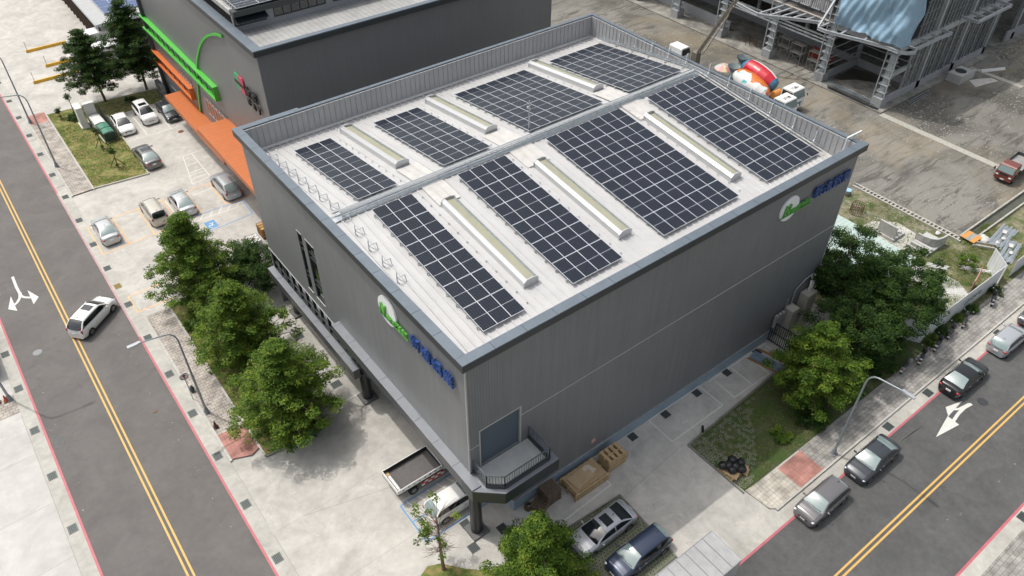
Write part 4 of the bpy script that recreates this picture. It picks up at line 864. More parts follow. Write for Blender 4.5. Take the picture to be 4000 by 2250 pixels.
car('silver hatchback seen from behind, parked beyond the black sedan on the right road',45.15,-12.4,0,4.1,1.75,'hatch',silver,wsh=glassB)
car('dark car cut by the right edge of the photo on the right road',50.6,-12.4,180,4.6,1.8,'sedan',dgrey)
car('silver sedan with dark sunroof parked on the grass grid beside the bottom tree',6.85,-4.98,180,4.95,1.88,'sedan',silver,True,wsh=glassM)
car('dark blue grey estate car parked on the grass grid beside the box truck',7.55,-7.62,180,4.65,1.82,'hatch',navy)
car('white hatchback under the balcony, partly behind the leafless tree',.45,2.75,0,4.3,1.76,'hatch',wht)
car('small silver sedan in the orange bay nearest the long road',-9.35,47.85,90,4.4,1.7,'sedan',silver2)
car('beige people carrier in an orange bay between two silver sedans',-4.65,48.0,90,4.4,1.75,'van',bei,rails=True,wsh=glassM)
car('silver sedan in the orange bay right of the beige people carrier, above the tree',-1.9,47.9,90,4.5,1.75,'sedan',silver2)
car('silver sport utility car beside the orange canopy above the hatched blue bay',2.75,48.0,90,4.6,1.85,'suv',silver,rails=True)
car('dark grey sedan with sunroof parked alone along the grass edge',-1.85,58.65,92,4.8,1.84,'sedan',grey,True)
car('white low coupe in bay 1 next to the fenced rubbish bins',-1.75,67.2,-91,4.4,1.8,'coupe',wht,wsh=glassM)
car('white sport utility car in bay 2 between the white coupe and black car',1.1,68.1,-90,4.55,1.82,'suv',wht,True,wsh=glassM)
car('black sedan in bay 3 half under the orange canopy',3.45,67.1,-90,4.5,1.76,'sedan',anth)
# ---------------- trucks
def wheel(t,x,y,r=.38,w_=.24):
    wo=MB().cyl((x,y-w_/2,r),(x,y+w_/2,r),r,n=20).build('wheel',rubber,t); s_=1 if y>0 else -1
    MB().cyl((x,y+s_*w_/2,r),(x,y+s_*(w_/2+.015),r),r*.55,n=14).build('rim',rimM,wo)
def cab(t,x0,x1,w_,z0,z1,paint,extra=0):
    """cab-over cab from x0 (rear) to x1 (front)"""
    h=w_/2; m=MB(); P=[(x0,z0),(x1,z0),(x1+.04,z0+.35),(x1,z0+(z1-z0)*.48),(x1-.28,z1-.1),(x1-.42,z1),(x0+.1,z1+.02),(x0,z1-.08)]
    n=len(P); ins=[0,0,0,0,.07,.12,.12,.08]
    vs=[(a,-h+i_,z) for (a,z),i_ in zip(P,ins)]+[(a,h-i_,z) for (a,z),i_ in zip(P,ins)]
    m.add(vs,[tuple(range(n)),tuple(range(n,2*n))[::-1]]+[(i,n+i,n+(i+1)%n,(i+1)%n) for i in range(n)]); co=m.build('cab',paint,t)
    a=Vector((x1+.006,0,z0+(z1-z0)*.5)); b=Vector((x1-.27,0,z1-.13)); m=MB(); m.add([(a.x+.01,-h+.08,a.z),(a.x+.01,h-.08,a.z),(b.x+.01,h-.14,b.z),(b.x+.01,-h+.14,b.z)],[(0,1,2,3)]); m.build('windscreen',glassB,co)
    for s_ in(-1,1):
        m=MB(); yy=s_*(h+.004); yt=s_*(h-.055); zz=z0+(z1-z0)*.52
        m.add([(x1-.1,yy,zz),(x0+.15,yy,zz),(x0+.15,yt,z1-.15),(x1-.34,yt,z1-.15)],[(0,1,2,3)]); m.build('side_window',glassM,co)
        MB().ell((x1+.03,s_*(h-.22),z0+.3),(.05,.17,.1)).build('headlight',lampC,co)
        m=MB(); m.bar((x1-.05,s_*h,zz+.3),(x1+.12,s_*(h+.2),zz+.3),.03); m.ell((x1+.12,s_*(h+.2),zz+.15),(.05,.09,.18)); m.build('door_mirror',blackM,co)
    MB().box(x1+.03,-h*.5,z0+.42,x1+.05,h*.5,z0+.58).build('grille',blackM,co); MB().box(x1-.1,-h,z0-.12,x1+.12,h,z0+.12).build('bumper',paint,co)
    MB().box(x1+.121,-.2,z0-.08,x1+.135,.2,z0+.06).build('number_plate',plateM,co); return co
def bed(t,x0,x1,w_,zf,hh,wall,floor,inner=None):
    h=w_/2; MB().box(x0,-h,zf-.1,x1,h,zf).build('bed_floor',floor,t); m=MB()
    for s_ in(-1,1): m.box(x0,s_*h,zf-.1,x1,s_*(h-.05),zf+hh)
    m.box(x0,-h+.05,zf-.1,x0+.05,h-.05,zf+hh); m.box(x1-.05,-h+.05,zf-.1,x1,h-.05,zf+hh); m.build('bed_wall',wall,t)
    if inner:
        m=MB(); 
        for s_ in(-1,1): m.box(x0+.06,s_*(h-.052),zf,x1-.06,s_*(h-.065),zf+hh-.05)
        m.box(x1-.065,-h+.07,zf,x1-.052,h-.07,zf+hh-.05); m.build('bed_lining',inner,t)
t=thing('flatbed_truck','white drop-side truck with red and white side guards backed out from under the building','truck',(-2.6,6.1,0))
bed(t,0,3.6,2.1,1.05,.4,whiteM,M('bed_rubber',(.11,.105,.105),.8,var=.1,vs=3),blackM); cab(t,3.75,5.3,1.8,.6,2.05,wht)
MB().box(.1,-.4,.55,5,-.3,.75).box(.1,.3,.55,5,.4,.75).build('chassis',blackM,t)
for x_ in(1.25,4.5):
    for y_ in(-.85,.85): wheel(t,x_,y_,.36)
m=MB()
for k_ in range(2):
    for i in range(7): m.box(1.85+i*.26,-1.06,.5+k_*.22,1.85+(i+1)*.26,-1.03,.64+k_*.22,(i+k_)%2)
m.build('side_guard',[whiteM,M('guard_red',(.5,.03,.03),.5)],t)
m=MB(); 
for i in range(12): m.bar((3.56,-1.02+i*.18,1.47),(3.56,-.98+i*.18,1.85),.025)
m.bar((3.56,-1.03,1.85),(3.56,1.03,1.85),.04); m.build('headboard_rack',galv,t)
for i,ch in enumerate('40(低)業鋁達新'): place_text('side_letter',ch,1,blueSign,t,(-2.6+.35+i*.42+(0 if i<1 else .05),6.1-1.055,1.18),(1,0,0),(0,0,1),.004,0,width=.16,height=.16)
tag(MB().box(-2.45,6.7,1.051,-2.2,7.1,1.14).build('timber_block',woodM),'small pale timber block lying in the rear of the flatbed','timber')
tag(MB().box(-2.48,5.15,1.051,-2.3,6.5,1.42).build('white_sheet_pack',M('marble_pack',(.6,.6,.58),.5,var=.3,vs=8)),'speckled white pack leaning inside the flatbed tailgate','pack')
t=thing('box_truck','white box truck with ribbed silver roof at the bottom edge beside the driveway','truck',(7.7,-11.35,0),PI)
box=MB(); box.box(-3.2,-1.2,.75,2.6,1.2,3.0); bo=box.build('cargo_box',M('box_silver',(.55,.56,.57),.4,metal=.3),t)
m=MB(); x_=-3.15
while x_<2.4: m.box(x_,-1.18,3.0,x_+.72,1.18,3.035); m.box(x_+.72,-1.18,3.0,x_+.78,1.18,3.05,1); x_+=.78
m.build('roof_panel',[M('box_roof',(.36,.365,.37),.5,metal=.1,var=.1,vs=2,stain=.12),M('roof_seam',(.2,.2,.21),.6)],bo); MB().box(-3.24,-1.23,2.9,2.64,-1.19,3.05).box(-3.24,1.19,2.9,2.64,1.23,3.05).box(-3.24,-1.19,2.9,-3.2,1.19,3.05).build('roof_rim',rimM,bo)
cab(t,2.8,4.6,1.9,.6,2.3,wht); MB().box(-3,-.4,.5,4,.4,.75).build('chassis',blackM,t)
for x_ in(-1.9,3.7):
    for y_ in(-.95,.95): wheel(t,x_,y_)
redp=paintm('dull_red',(.16,.035,.025),.45,.1)
t=thing('small_truck','dull red cab-over flatbed truck standing on the gravel at the right edge','truck',(71,.05,0),PI+.05)
cab(t,1.3,2.9,1.75,.55,2.0,redp); bed(t,-2.6,1.15,1.95,.85,.35,M('bed_dark',(.05,.05,.06),.6),greyconc); MB().box(-2.4,-.35,.45,2.5,.35,.7).build('chassis',blackM,t)
for x_ in(-1.6,2.1):
    for y_ in(-.8,.8): wheel(t,x_,y_,.36)
# small box lorries beyond the top-left trees
for x,y,lb,lz in((1.3,89.3,'white box lorry behind the dark tree, nearer the shed',3.0),(1.2,84.6,'white box lorry mostly hidden behind the left tree crown',2.9)):
    t=thing('box_lorry',lb,'truck',(x,y,0),PI,'white lorries behind the top-left trees'); b_=MB().box(-4.5,-1.1,.8,1.3,1.1,lz).build('cargo_box',M('box_silver'),t)
    MB().box(-4.45,-1.05,lz,-1.6,1.05,lz+.03).box(-1.5,-1.05,lz,1.25,1.05,lz+.03).build('roof_panel',whiteM,b_); cab(t,1.45,3.1,1.9,.6,2.35,wht)
    for x_ in(-3,2.3):
        for y_ in(-.95,.95): wheel(t,x_,y_)
# concrete mixers
def mixer(label,x,y,cols,ang,roofno,pat):
    t=thing('mixer_truck',label,'concrete mixer',(x,y,0),math.radians(ang))
    MB().box(-5,-.5,.7,3.6,.5,1.0).build('chassis',M('chassis_dark',(.06,.07,.08),.7),t); c_=cab(t,2.35,4.2,2.35,.75,2.85,wht)
    for i,ch in enumerate(roofno):
        me=place_text('roof_number',ch,1,blackM,None,(0,0,0),(0,1,0),(-1,0,0),.002,0,width=.2,height=.42); me.parent=c_; me.location=(3.55,-.62+i*.3,2.9)
    wm=M('drum_white',(.72,.72,.72),.3,coat=.4)
    prof=[(0.0,-2.9),(.55,-2.9),(.72,-2.6),(.95,-2.1),(1.12,-1.2),(1.17,-.2),(1.1,.9),(.85,1.8),(.62,2.15),(0,2.2)]
    fine=[]
    for (r0_,h0_),(r1_,h1_) in zip(prof,prof[1:]):
        for q_ in range(5): fine.append((r0_+(r1_-r0_)*q_/5,h0_+(h1_-h0_)*q_/5))
    fine.append(prof[-1]); dr=MB(); dr.lathe([(r_*1.08,h_) for r_,h_ in fine],(-1.5,0,2.35),72,ax=(1,0,-.22),mf=lambda i,k:pat(i/5,k/3)); dr.build('drum',[cols[0],wm,cols[1],cols[2] if len(cols)>2 else cols[1]],t)
    MB().lathe([(.8,-.5),(.45,.1),(.3,.35)],(-4.7,0,3.2),14,ax=(0,0,-1)).build('hopper',M('mixer_steel',(.2,.25,.26),.6),t); MB().obox((-4.9,0,1.9),(.6,.5,1.5),0,0,0,.3).obox((-5.1,.35,1.3),(.3,.35,.9)).build('chute',M('mixer_steel'),t)
    for s_ in(-1,1): MB().bar((-4.5,s_*.6,1),(-4.4,s_*.6,3.1),.12).bar((-4.4,s_*.9,2.9),(-4.8,s_*.9,3.4),.05).build('drum_support',M('mixer_steel'),t)
    MB().cyl((1.35,-1.15,1.45),(1.35,.1,1.45),.42,n=18).build('water_tank',M('tank_orange',(.6,.24,.06),.5),t)
    for x_ in(-3.7,-2.4,2.9):
        for s_ in(-1,1): wheel(t,x_,s_*1.0,.48,.28)
    for s_ in(-1,1): m=MB(); m.ell((-3.05,s_*1.0,.95),(1.4,.2,.14)); m.build('mudguard',blackM,t)
    return t
dred=M('drum_red',(.5,.015,.03),.25,coat=.5); dblu=M('drum_blue',(.06,.2,.33),.4); dor=M('drum_orange',(.6,.16,.03),.35,coat=.3); dtq=M('drum_turquoise',(.1,.5,.55),.35)
mixer('concrete mixer with a red and white drum and blue ends facing the construction slab',63.2,26.6,(dred,dblu),-90,'7213',lambda i,k: 2 if i<2.6 or i>=7 else (1 if 5.5<=k<=11.5 else 0))
mixer('concrete mixer with a white and orange patterned drum close behind the parapet',60.4,25.6,(dor,dtq),-90,'3701',lambda i,k: 0 if 7.2<k+1.3*math.sin(i*2.1)+.6*math.sin(i*4.7)<13.2 else (3 if math.sin(i*2.3+1)*math.cos(k*1.1+i)>.8 else 1))
# scooters
def scooter(label,x,y,ang,col):
    t=thing('scooter',label,'scooter',(x,y,.12),math.radians(ang),'scooters along the pavement')
    pm_=M('scooter_'+col,{'black':(.02,.02,.024),'silver':(.2,.21,.22),'dark':(.05,.05,.055)}[col],.3,coat=.6)
    for x_,n_ in((.62,'wheel'),(-.6,'wheel')): MB().cyl((x_,-.06,.25),(x_,.06,.25),.25,n=16).build(n_,rubber,t)
    m=MB(); m.ell((-.45,0,.52),(.5,.17,.22)); m.box(-.1,-.14,.26,.4,.14,.34); m.build('body',pm_,t)
    m=MB(); m.ell((.48,0,.62),(.14,.2,.36)); m.build('front_shield',pm_,t)
    m=MB(); m.ell((-.4,0,.76),(.42,.15,.08)); m.build('seat',blackM,t)
    m=MB(); m.tube([(.42,-.33,1.0),(.46,-.1,1.03),(.46,.1,1.03),(.42,.33,1.0)],.025,n=6); m.bar((.62,0,.25),(.45,0,1.02),.06); m.build('handlebar',blackM,t)
    for s_ in(-1,1): MB().ell((.4,s_*.36,1.16),(.03,.07,.05)).build('mirror',rimM,t)
    MB().ell((.58,0,.85),(.07,.1,.08)).build('headlight',lampC,t); MB().box(-.98,-.11,.42,-.96,.11,.56).build('number_plate',plateM,t); MB().ell((-.9,0,.66),(.03,.06,.03)).build('tail_light',lampR,t)
    MB().bar((0,.05,.3),(-.05,.25,.02),.03).build('kickstand',rimM,t)
    if col!='dark': MB().box(-.95,-.12,.8,-.8,.12,.84).build('rack',rimM,t)
    return t
for x,y,a,c,l in((35.9,-8.95,6,'silver','silver scooter with a white number plate nearest the street lamp end of the pavement row'),(37.85,-9.15,16,'black','black scooter second from the lamp beside the verge'),(40.2,-9.15,12,'black','black scooter with white plate below the white hoarding end'),(42.4,-9.05,14,'dark','dark scooter beside the weeds along the hoarding'),(44.6,-9.0,20,'dark','dark covered scooter furthest along the weedy hoarding group'),(49.2,-9.1,20,'black','lone black scooter standing by the red-framed gap in the hoarding')):
    scooter(l,x,y,a,c)
# ---------------- trees and plants
def leaves(name,clumps,per,size,mat,parent,seed,flat=.5):
    r=np.random.default_rng(seed); K=np.array(clumps,float); n=len(K)*per
    idx=np.repeat(np.arange(len(K)),per); d=r.normal(size=(n,3)); d/=np.linalg.norm(d,axis=1)[:,None]; rad=r.random(n)**.45
    P=K[idx,:3]+d*rad[:,None]*K[idx,3:6]
    nr=r.normal(size=(n,3))*flat+np.array([0,0,1.0])+d*.5; nr/=np.linalg.norm(nr,axis=1)[:,None]
    a=np.cross(nr,r.normal(size=(n,3))); a/=np.linalg.norm(a,axis=1)[:,None]; b=np.cross(nr,a); s=size*(.6+.8*r.random(n))[:,None]
    V=np.stack([P-a*s,P+b*s*.42-nr*s*.12,P+a*s,P-b*s*.42-nr*s*.12],1).reshape(-1,3)
    off=np.array(parent_world(parent)) if parent else 0; 
    me=bpy.data.meshes.new(name); me.vertices.add(4*n); me.vertices.foreach_set('co',(V-off).astype('f').ravel())
    me.loops.add(4*n); me.loops.foreach_set('vertex_index',np.arange(4*n,dtype='i')); me.polygons.add(n); me.polygons.foreach_set('loop_start',np.arange(0,4*n,4,dtype='i')); me.polygons.foreach_set('loop_total',np.full(n,4,'i'))
    me.materials.append(mat); me.update(); me.validate(); o=bpy.data.objects.new(name,me); C.objects.link(o); o.parent=parent; return o
def tree(label,x,y,h,R_,style='tier',mat=leafA,seed=1,per=90,size=.13,lean=(0,0),z0=1.6,name='tree',group=None,zb=0.05,dens=1.0,trunk=.16):
    t=thing(name,label,'tree',(x,y,zb),0,group); r=random.Random(seed); cl=[]; tr=MB()
    top=Vector((x+lean[0],y+lean[1],h)); base=Vector((x,y,zb))
    pts=[base+(top-base)*k_/6+Vector((r.uniform(-.08,.08),r.uniform(-.08,.08),0))*k_*.5 for k_ in range(7)]
    tr.tube([p-base for p in pts],[trunk*(1-.13*k_) for k_ in range(7)],n=8)
    if style=='tier':
        nt_=max(5,int((h-z0)/.62)); 
        for i in range(nt_):
            f=i/(nt_-1); z=z0+(h-z0)*f; rt=R_*(1-.93*max(0,(f-.18)/.82)**1.15)*(.72+.28*min(1,f/.18))*r.uniform(.85,1.1); c=base+(top-base)*((z-zb)/(h-zb)); nb=max(3,int((6+5*rt/R_)*dens))
            a0=r.random()*6
            for j in range(nb):
                a=a0+2*PI*j/nb+r.uniform(-.25,.25); Lb=rt*r.uniform(.72,1.15); e=c+Vector((math.cos(a)*Lb,math.sin(a)*Lb,r.uniform(-.25,.3)))
                if Lb>1: tr.tube([c-base-Vector((0,0,.25)),(c+e)/2-base,e-base],[.05,.035,.015],n=5)
                for q_ in ((.3,.62,.95) if Lb>1.6 else (.45,.9)):
                    p=c+(e-c)*q_; s_=.42+.3*r.random()*(1.2-q_*.4); cl.append((p.x+r.uniform(-.25,.25),p.y+r.uniform(-.25,.25),p.z+r.uniform(-.12,.15),s_*1.15,s_*1.15,.16+.1*r.random()))
    else:
        n_=int(120*dens*(R_/3)**1.6)
        for i in range(n_):
            d=Vector((r.gauss(0,1),r.gauss(0,1),r.gauss(0,1))).normalized(); q_=r.random()**.33; rr2=R_*(1+.18*math.sin(3*math.atan2(d.y,d.x)+seed))
            cz=z0+(h-z0)*.52; p=Vector((x+lean[0]*.6+d.x*q_*rr2,y+lean[1]*.6+d.y*q_*rr2,cz+d.z*q_*(h-z0)*.5))
            s_=.45+.35*r.random(); cl.append((p.x,p.y,p.z,s_,s_,s_*.55))
            if i%5==0: tr.tube([pts[2]-base,(p+pts[3])/2-base,p-base],[.07,.04,.015],n=5)
    tr.build('trunk',barkM,t); leaves('crown',cl,int(per*1.75),size*.68,mat,t,seed); return t
tree('big layered green tree nearest the wheelie bin, first in the row along the left verge',-5.2,15.9,8.6,4.1,'tier',leafA,11,100,.14,(.1,-.6),1.3,group='layered trees along the left verge')
tree('big layered green tree, middle one of the row along the left verge',-5.3,23.9,8.4,4.1,'tier',leafA,23,100,.14,(0,-.6),1.3,group='layered trees along the left verge')
tree('big layered green tree with pointed top nearest the orange bays in the left verge row',-5.1,33.2,8.8,4.1,'tier',leafA,37,95,.14,(-.3,-.2),1.3,group='layered trees along the left verge')
tree('low dark round tree between the verge row and the warehouse ribbon window',-.5,31.3,4.6,2.5,'round',leafB,5,110,.12,(0,0),.6,trunk=.1)
tree('small dark bushy tree left of the ribbon window corner',-1.2,34.0,3.6,1.6,'round',leafB,6,100,.12,(0,0),.5,trunk=.08)
tree('bright green tree at the bottom edge in front of the warehouse corner',1.75,-4.6,6.0,2.75,'tier',leafA,51,150,.12,(-.3,.1),.7)
tree('light green tree on the right verge beside the grass grid corner',27.4,-5.7,7.6,3.9,'tier',leafA,61,110,.135,(-.5,-.2),1.6)
tree('mid green tree between the light green tree and the big dark tree',32.2,-5.2,6.6,3.2,'round',leafB,64,120,.13,(0,0),1.2)
tree('big dark round tree behind the right end of the warehouse',37.4,-.9,7.8,3.9,'round',leafB,71,120,.14,(-.2,0),1.8)
tree('large dark green tree behind the white hoarding',38.6,-4.8,7.4,3.8,'round',leafB,77,120,.14,(0,-.2),1.8)
tree('dark lower tree in front of the hoarding end by the scooters',34.6,-6.0,5.2,2.6,'round',leafB,79,110,.13,(0,0),.5)
tree('dark layered tree standing left at the unloading apron',-1.6,74.8,8.8,4.1,'tier',leafB,83,85,.16,(-.3,0),2.8,group='dark trees beside the unloading apron')
tree('taller dark tree against the end of the green-banded building',3.4,74.9,11.0,4.3,'tier',leafB,89,85,.16,(0,0),2.8,group='dark trees beside the unloading apron')
# shrubs below the right trees and tiny saplings
def shrub(label,x,y,R_,h,mat,seed,name='shrub',group=None,z=.05):
    t=thing(name,label,'shrub',(x,y,z),0,group); r=random.Random(seed); cl=[]; st=MB()
    for i in range(int(8+14*R_*R_)):
        a=r.random()*2*PI; q=r.random()**.5*R_; cl.append((x+q*math.cos(a),y+q*math.sin(a),z+h*(.3+.6*r.random()),.28,.28,.22)); 
    for i in range(4): st.bar((0,0,0),(r.uniform(-.3,.3)*R_,r.uniform(-.3,.3)*R_,h*.7),.03)
    st.build('stem',barkM,t); leaves('foliage',cl,70,.085,mat,t,seed); return t
shrub('low shrub under the light green tree beside the brick pavement',25.6,-7.6,1.3,.9,leafB,101); shrub('small bright shrub at the verge edge near the red pavement',22.6,-7.1,.7,.6,leafA,102)
shrub('low dark shrub under the right verge trees',30.3,-7.2,1.6,1.0,leafB,103); shrub('leafy undergrowth beneath the dark trees near the scooters',34.2,-7.6,1.4,.9,leafB,104)
for i,(x,y) in enumerate(((46.6,-8.5),(44.6,-8.45),(42.4,-8.45),(40.4,-8.5),(50.5,-8.5))): shrub('weeds growing along the foot of the white hoarding',x,y,.7,.45,leafA if i%2 else leafB,110+i,'weeds','weeds along the white hoarding')
shrub('vine covered post behind the white hoarding',43.6,-6.6,1.1,2.3,leafB,120)
shrub('round green bush among the construction debris behind the hoarding',51.8,-5.2,.85,1.4,leafA,121)
shrub('low bushes on the verge under the tree row',-6.9,30.2,1.1,.7,leafA,122); shrub('dense low shrub at the verge corner by the red pavement',-5.5,15.2,1.7,1.0,leafA,123); shrub('low shrub between the first two verge trees',-6.2,19.6,1.3,.9,leafA,124)
shrub('low hedge bushes beside the silver sedan under the bottom tree',4.3,-3.9,.8,.8,leafB,125)
shrub('low green bushes at the bottom edge below the bottom tree',2.6,-7.2,1.9,.6,leafA,126)
def sapling(label,x,y,h,seed,props=True,r_=.35):
    t=thing('sapling',label,'sapling',(x,y,.08)); r=random.Random(seed); m=MB(); m.tube([(0,0,0),(.05,.05,h*.5),(.0,.1,h)],[.05,.04,.02],n=6)
    m.build('trunk',barkM,t)
    if props:
        for a in(.4,2.5,4.6): MB().bar((math.cos(a)*.8,math.sin(a)*.8,0),(0,0,h*.5),.06).build('support_pole',M('prop_pole',(.1,.07,.05),.8),t)
    leaves('crown',[(x+r.uniform(-.15,.15),y+r.uniform(-.15,.15),.08+h*(.75+.25*r.random()),r_,r_,r_) for _ in range(5)]+[(x,y,.4,.2,.2,.2)],60,.09,leafB,t,seed)
sapling('young staked sapling on the lawn left of the dark grey sedan',-4.9,59.1,2.4,1); sapling('bent young sapling propped beside the fenced bins',-5.1,63.9,2.6,2); sapling('thin young sapling behind the white gate pillars',-5.5,73.6,2.8,3,False)
sapling('small leafy sapling at the top corner of the lawn',-7.0,73.7,1.3,4,False); shrub('round dark bush on the lawn near the white gate pillars',-5.9,72.6,.7,.5,leafB,131); shrub('small bush on the bare soil below the dark trees',.9,73.2,.6,.5,leafB,132)
# leafless tree
x,y=-2.87,-.75; t=thing('bare_tree','thin nearly leafless brown tree in front of the white car','tree',(x,y,.06)); r=random.Random(9); m=MB(); top=Vector((.35,.9,4.6)); m.tube([(0,0,0),(.05,.15,1.2),(.15,.4,2.6),(.25,.6,3.6),top],[.13,.11,.09,.07,.04],n=8); cl=[]
for i in range(70):
    f=.32+.68*r.random(); c=Vector((.3*f,.8*f,4.6*f)); a=r.random()*2*PI; Lb=r.uniform(.5,1.5)*(.6+.6*f); e=c+Vector((math.cos(a)*Lb,math.sin(a)*Lb,r.uniform(0,.9))); m.tube([c,(c+e)/2+Vector((0,0,.1)),e],[.02,.013,.006],n=4)
    for q in range(2): d=Vector((r.uniform(-.4,.4),r.uniform(-.4,.4),r.uniform(-.1,.4))); m.tube([(c+e)/2,e+d],[.01,.005],n=3)
    if (math.cos(a)<.1 or f>.93) and f>.5 and r.random()<.75: cl.append((x+e.x,y+e.y,.06+e.z,.28,.28,.2))
m.build('trunk',M('dry_bark',(.19,.13,.085),.9,var=.2),t); leaves('foliage',cl,42,.085,leafA,t,4)
# grass blades
def blades(name,polys,n,hh,mat,seed,zz=.1):
    r=np.random.default_rng(seed); out=[]
    for (x0,y0,x1,y1),k_ in polys:
        P=np.stack([r.uniform(x0,x1,k_),r.uniform(y0,y1,k_)],1); out.append(P)
    P=np.concatenate(out); nz=np.sin(P[:,0]*1.7+np.sin(P[:,1]*1.1)*2)+np.sin(P[:,1]*1.9+P[:,0]); P=P[nz+r.normal(size=len(P))*.6>-.5]; k_=len(P); a=r.uniform(0,6.28,k_); h=hh*(.5+r.random(k_)); w_=.02+.02*r.random(k_)
    dx=np.cos(a)*w_; dy=np.sin(a)*w_; lx=r.normal(size=k_)*.05; ly=r.normal(size=k_)*.05
    V=np.stack([np.stack([P[:,0]-dx,P[:,1]-dy,np.full(k_,zz)],1),np.stack([P[:,0]+dx,P[:,1]+dy,np.full(k_,zz)],1),np.stack([P[:,0]+lx,P[:,1]+ly,zz+h],1)],1).reshape(-1,3)
    me=bpy.data.meshes.new(name); me.vertices.add(3*k_); me.vertices.foreach_set('co',V.astype('f').ravel()); me.loops.add(3*k_); me.loops.foreach_set('vertex_index',np.arange(3*k_,dtype='i')); me.polygons.add(k_); me.polygons.foreach_set('loop_start',np.arange(0,3*k_,3,dtype='i')); me.polygons.foreach_set('loop_total',np.full(k_,3,'i')); me.materials.append(mat); me.update(); me.validate()
    o=bpy.data.objects.new(name,me); C.objects.link(o); tag(o,'short green grass and weeds growing on the verges','grass',kind='stuff')
gm=leafmat('grass_blades',(.1,.15,.028),(.15,.21,.04),(.28,.27,.1))
blades('grass',[((-8.1,56.3,-2.6,75.4),22000),((-8.1,14.8,-3.1,34),26000),((-3.5,-9,5,-3.2),12000),((17,-8.55,30,-3.3),9000),((45,-8.5,60,-2.8),30000),((45,-3,55,6),14000)],0,.055,gm,3)
# ---------------- steel-framed building under construction
CX,CY=72.5,17.0
struct('construction_slab',MB().box(70.95,16.0,-.1,190,160,.16),M('slab_conc',(.27,.26,.235),.9,var=.3,vs=1,stain=.5))
T_=thing('construction_frame','unfinished steel-framed building with open bays, wall studs and canopy frames at the top right','building',(CX,CY,.16))
m=MB(); ys=[17.4+8.3*i for i in range(10)]
for y in ys: m.box(CX-.7,y-.65,.16,CX+.7,y+.65,1.25)
for x in(80.2,88.2,96.2,104): m.box(x-.4,17,.16,x+.4,17.5,1.1)
m.box(73.2,17.0,.16,96.5,17.25,1.1); m.box(73.2,25.3,.16,79.8,25.55,1.1); m.box(79.6,17.25,.16,79.85,25.3,1.1); m.box(79.85,25.3,.16,79.9,60,1.1); m.box(102,17,.16,118,17.25,1.6); m.box(74.5,42.5,.16,74.75,58,1.5); m.box(74.2,58.5,.16,74.4,100,5)
m.build('low_wall',M('block_wall',(.33,.34,.355),.85,var=.08,vs=1),T_,world=True)
m=MB()
def hcol(x,y,z0,z1,s=.5): 
    m.box(x-s/2,y-s/2,z0,x+s/2,y-s/2+.08,z1); m.box(x-s/2,y+s/2-.08,z0,x+s/2,y+s/2,z1); m.box(x-.15,y-s/2+.08,z0,x+.15,y+s/2-.08,z1)
for y in ys: MB().box(CX-.3,y-.3,1.25,CX+.3,y+.3,16).build('column',steelG,T_,world=True)
for x in(80.2,88.2,96.2,104,112): MB().box(x-.22,16.98,1.1,x+.22,17.42,16).build('column',steelG,T_,world=True)
for x in(80.2,88,96):
    for y in ys[1:6]: MB().box(x-.22,y-.22,.16,x+.22,y+.22,16).build('column',steelG,T_,world=True)
for y in ys[:8]:
    m=MB(); z=1.9
    while z<15.5: m.box(CX-.55,y-.6,z,CX+.3,y+.6,z+.07); z+=.95
    m.box(CX-.62,y+.62,1.3,CX-.5,y+.72,15); m.box(CX-.62,y-.72,1.3,CX-.5,y-.62,15)
    m.build('girt_bracket',steelG,T_,world=True)
m=MB()
for z in(7.45,15.6):
    m.box(CX-.2,17.4,z-.55,CX+.2,92,z+.15); m.box(CX,17.0,z-.55,118,17.35,z+.15)
    for y in ys[1:]: m.box(CX+.2,y-.15,z-.5,100,y+.15,z+.1)
m.box(CX+.5,17.15,3.6,CX+4.6,17.45,4.2)
for a,b in ((17.4,25.7),(25.7,34),(34,42.3)):
    for z in((4.6,5.0,5.4) if a>20 else ()): m.box(CX-.1,a+.4,z,CX+.05,b-.4,z+.18)
for a,b in ((17.7,25.4),):
    for z in(2.0,3.0,4.2): m.box(79.6,a,z,79.7,b,z+.12); m.box(73,25.35,z,79.6,25.47,z+.12)
m.build('beam',steelG,T_,world=True)
m=MB(); x=76.2; k_=0
while x<97: 
    m.box(x-.05,17.05,1.1,x+.05,17.25,7.0); m.box(x-.05,17.05,7.6,x+.05,17.25,15.0)
    if k_%2==0: m.box(x+.2,17.15,1.1,x+.42,17.3,7.0)
    if k_%3==0: m.box(x+.15,17.2,7.6,x+.4,17.3,15.0)
    x+=.8; k_+=1
x=103
while x<118: m.box(x-.05,17.05,1.6,x+.05,17.25,15.0); x+=.7
m.build('wall_studs',M('stud_steel',(.34,.36,.375),.5,metal=.4,var=.3,vs=2),T_,world=True)
m=MB()
for z in(2.4,3.6,4.8,6.0,9,10.4,11.8,13.2): m.box(76,17.27,z,97,17.33,z+.1)
for x in(81.5,85.3,89.7,93.6): m.bar((x,17.0,1.1),(x+.1,17.0,15),.1)
m.build('wall_girt',galv,T_,world=True)
MB().box(CX+.2,17.35,7.0,125,95,7.25).box(CX+.2,17.35,15.2,125,95,15.5).build('added_shade_deck',M('deck_dark',(.12,.12,.12),.9),T_,world=True)  # unseen floor and roof slabs, added to keep the open bays dark
m=MB(); m.box(CX+14,30,.16,CX+14.2,95,7); m.box(97,17.4,.16,97.2,60,7);m.box(CX+9,33.8,.16,CX+14,34,7); m.build('inner_wall',M('inner_wall',(.13,.13,.13),.9),T_,world=True)
m=MB(); m.add([(CX-.35,17.9,7.62),(CX+.35,17.9,7.62),(CX+.35,25.2,7.62),(CX-.35,25.2,7.62)],[(0,1,2,3)]); m.box(CX-.6,25.9,7.6,CX+.2,52,7.68); m.build('canopy_top_plate',M('dusty_plate',(.42,.38,.35),.8,var=.1),T_,world=True)
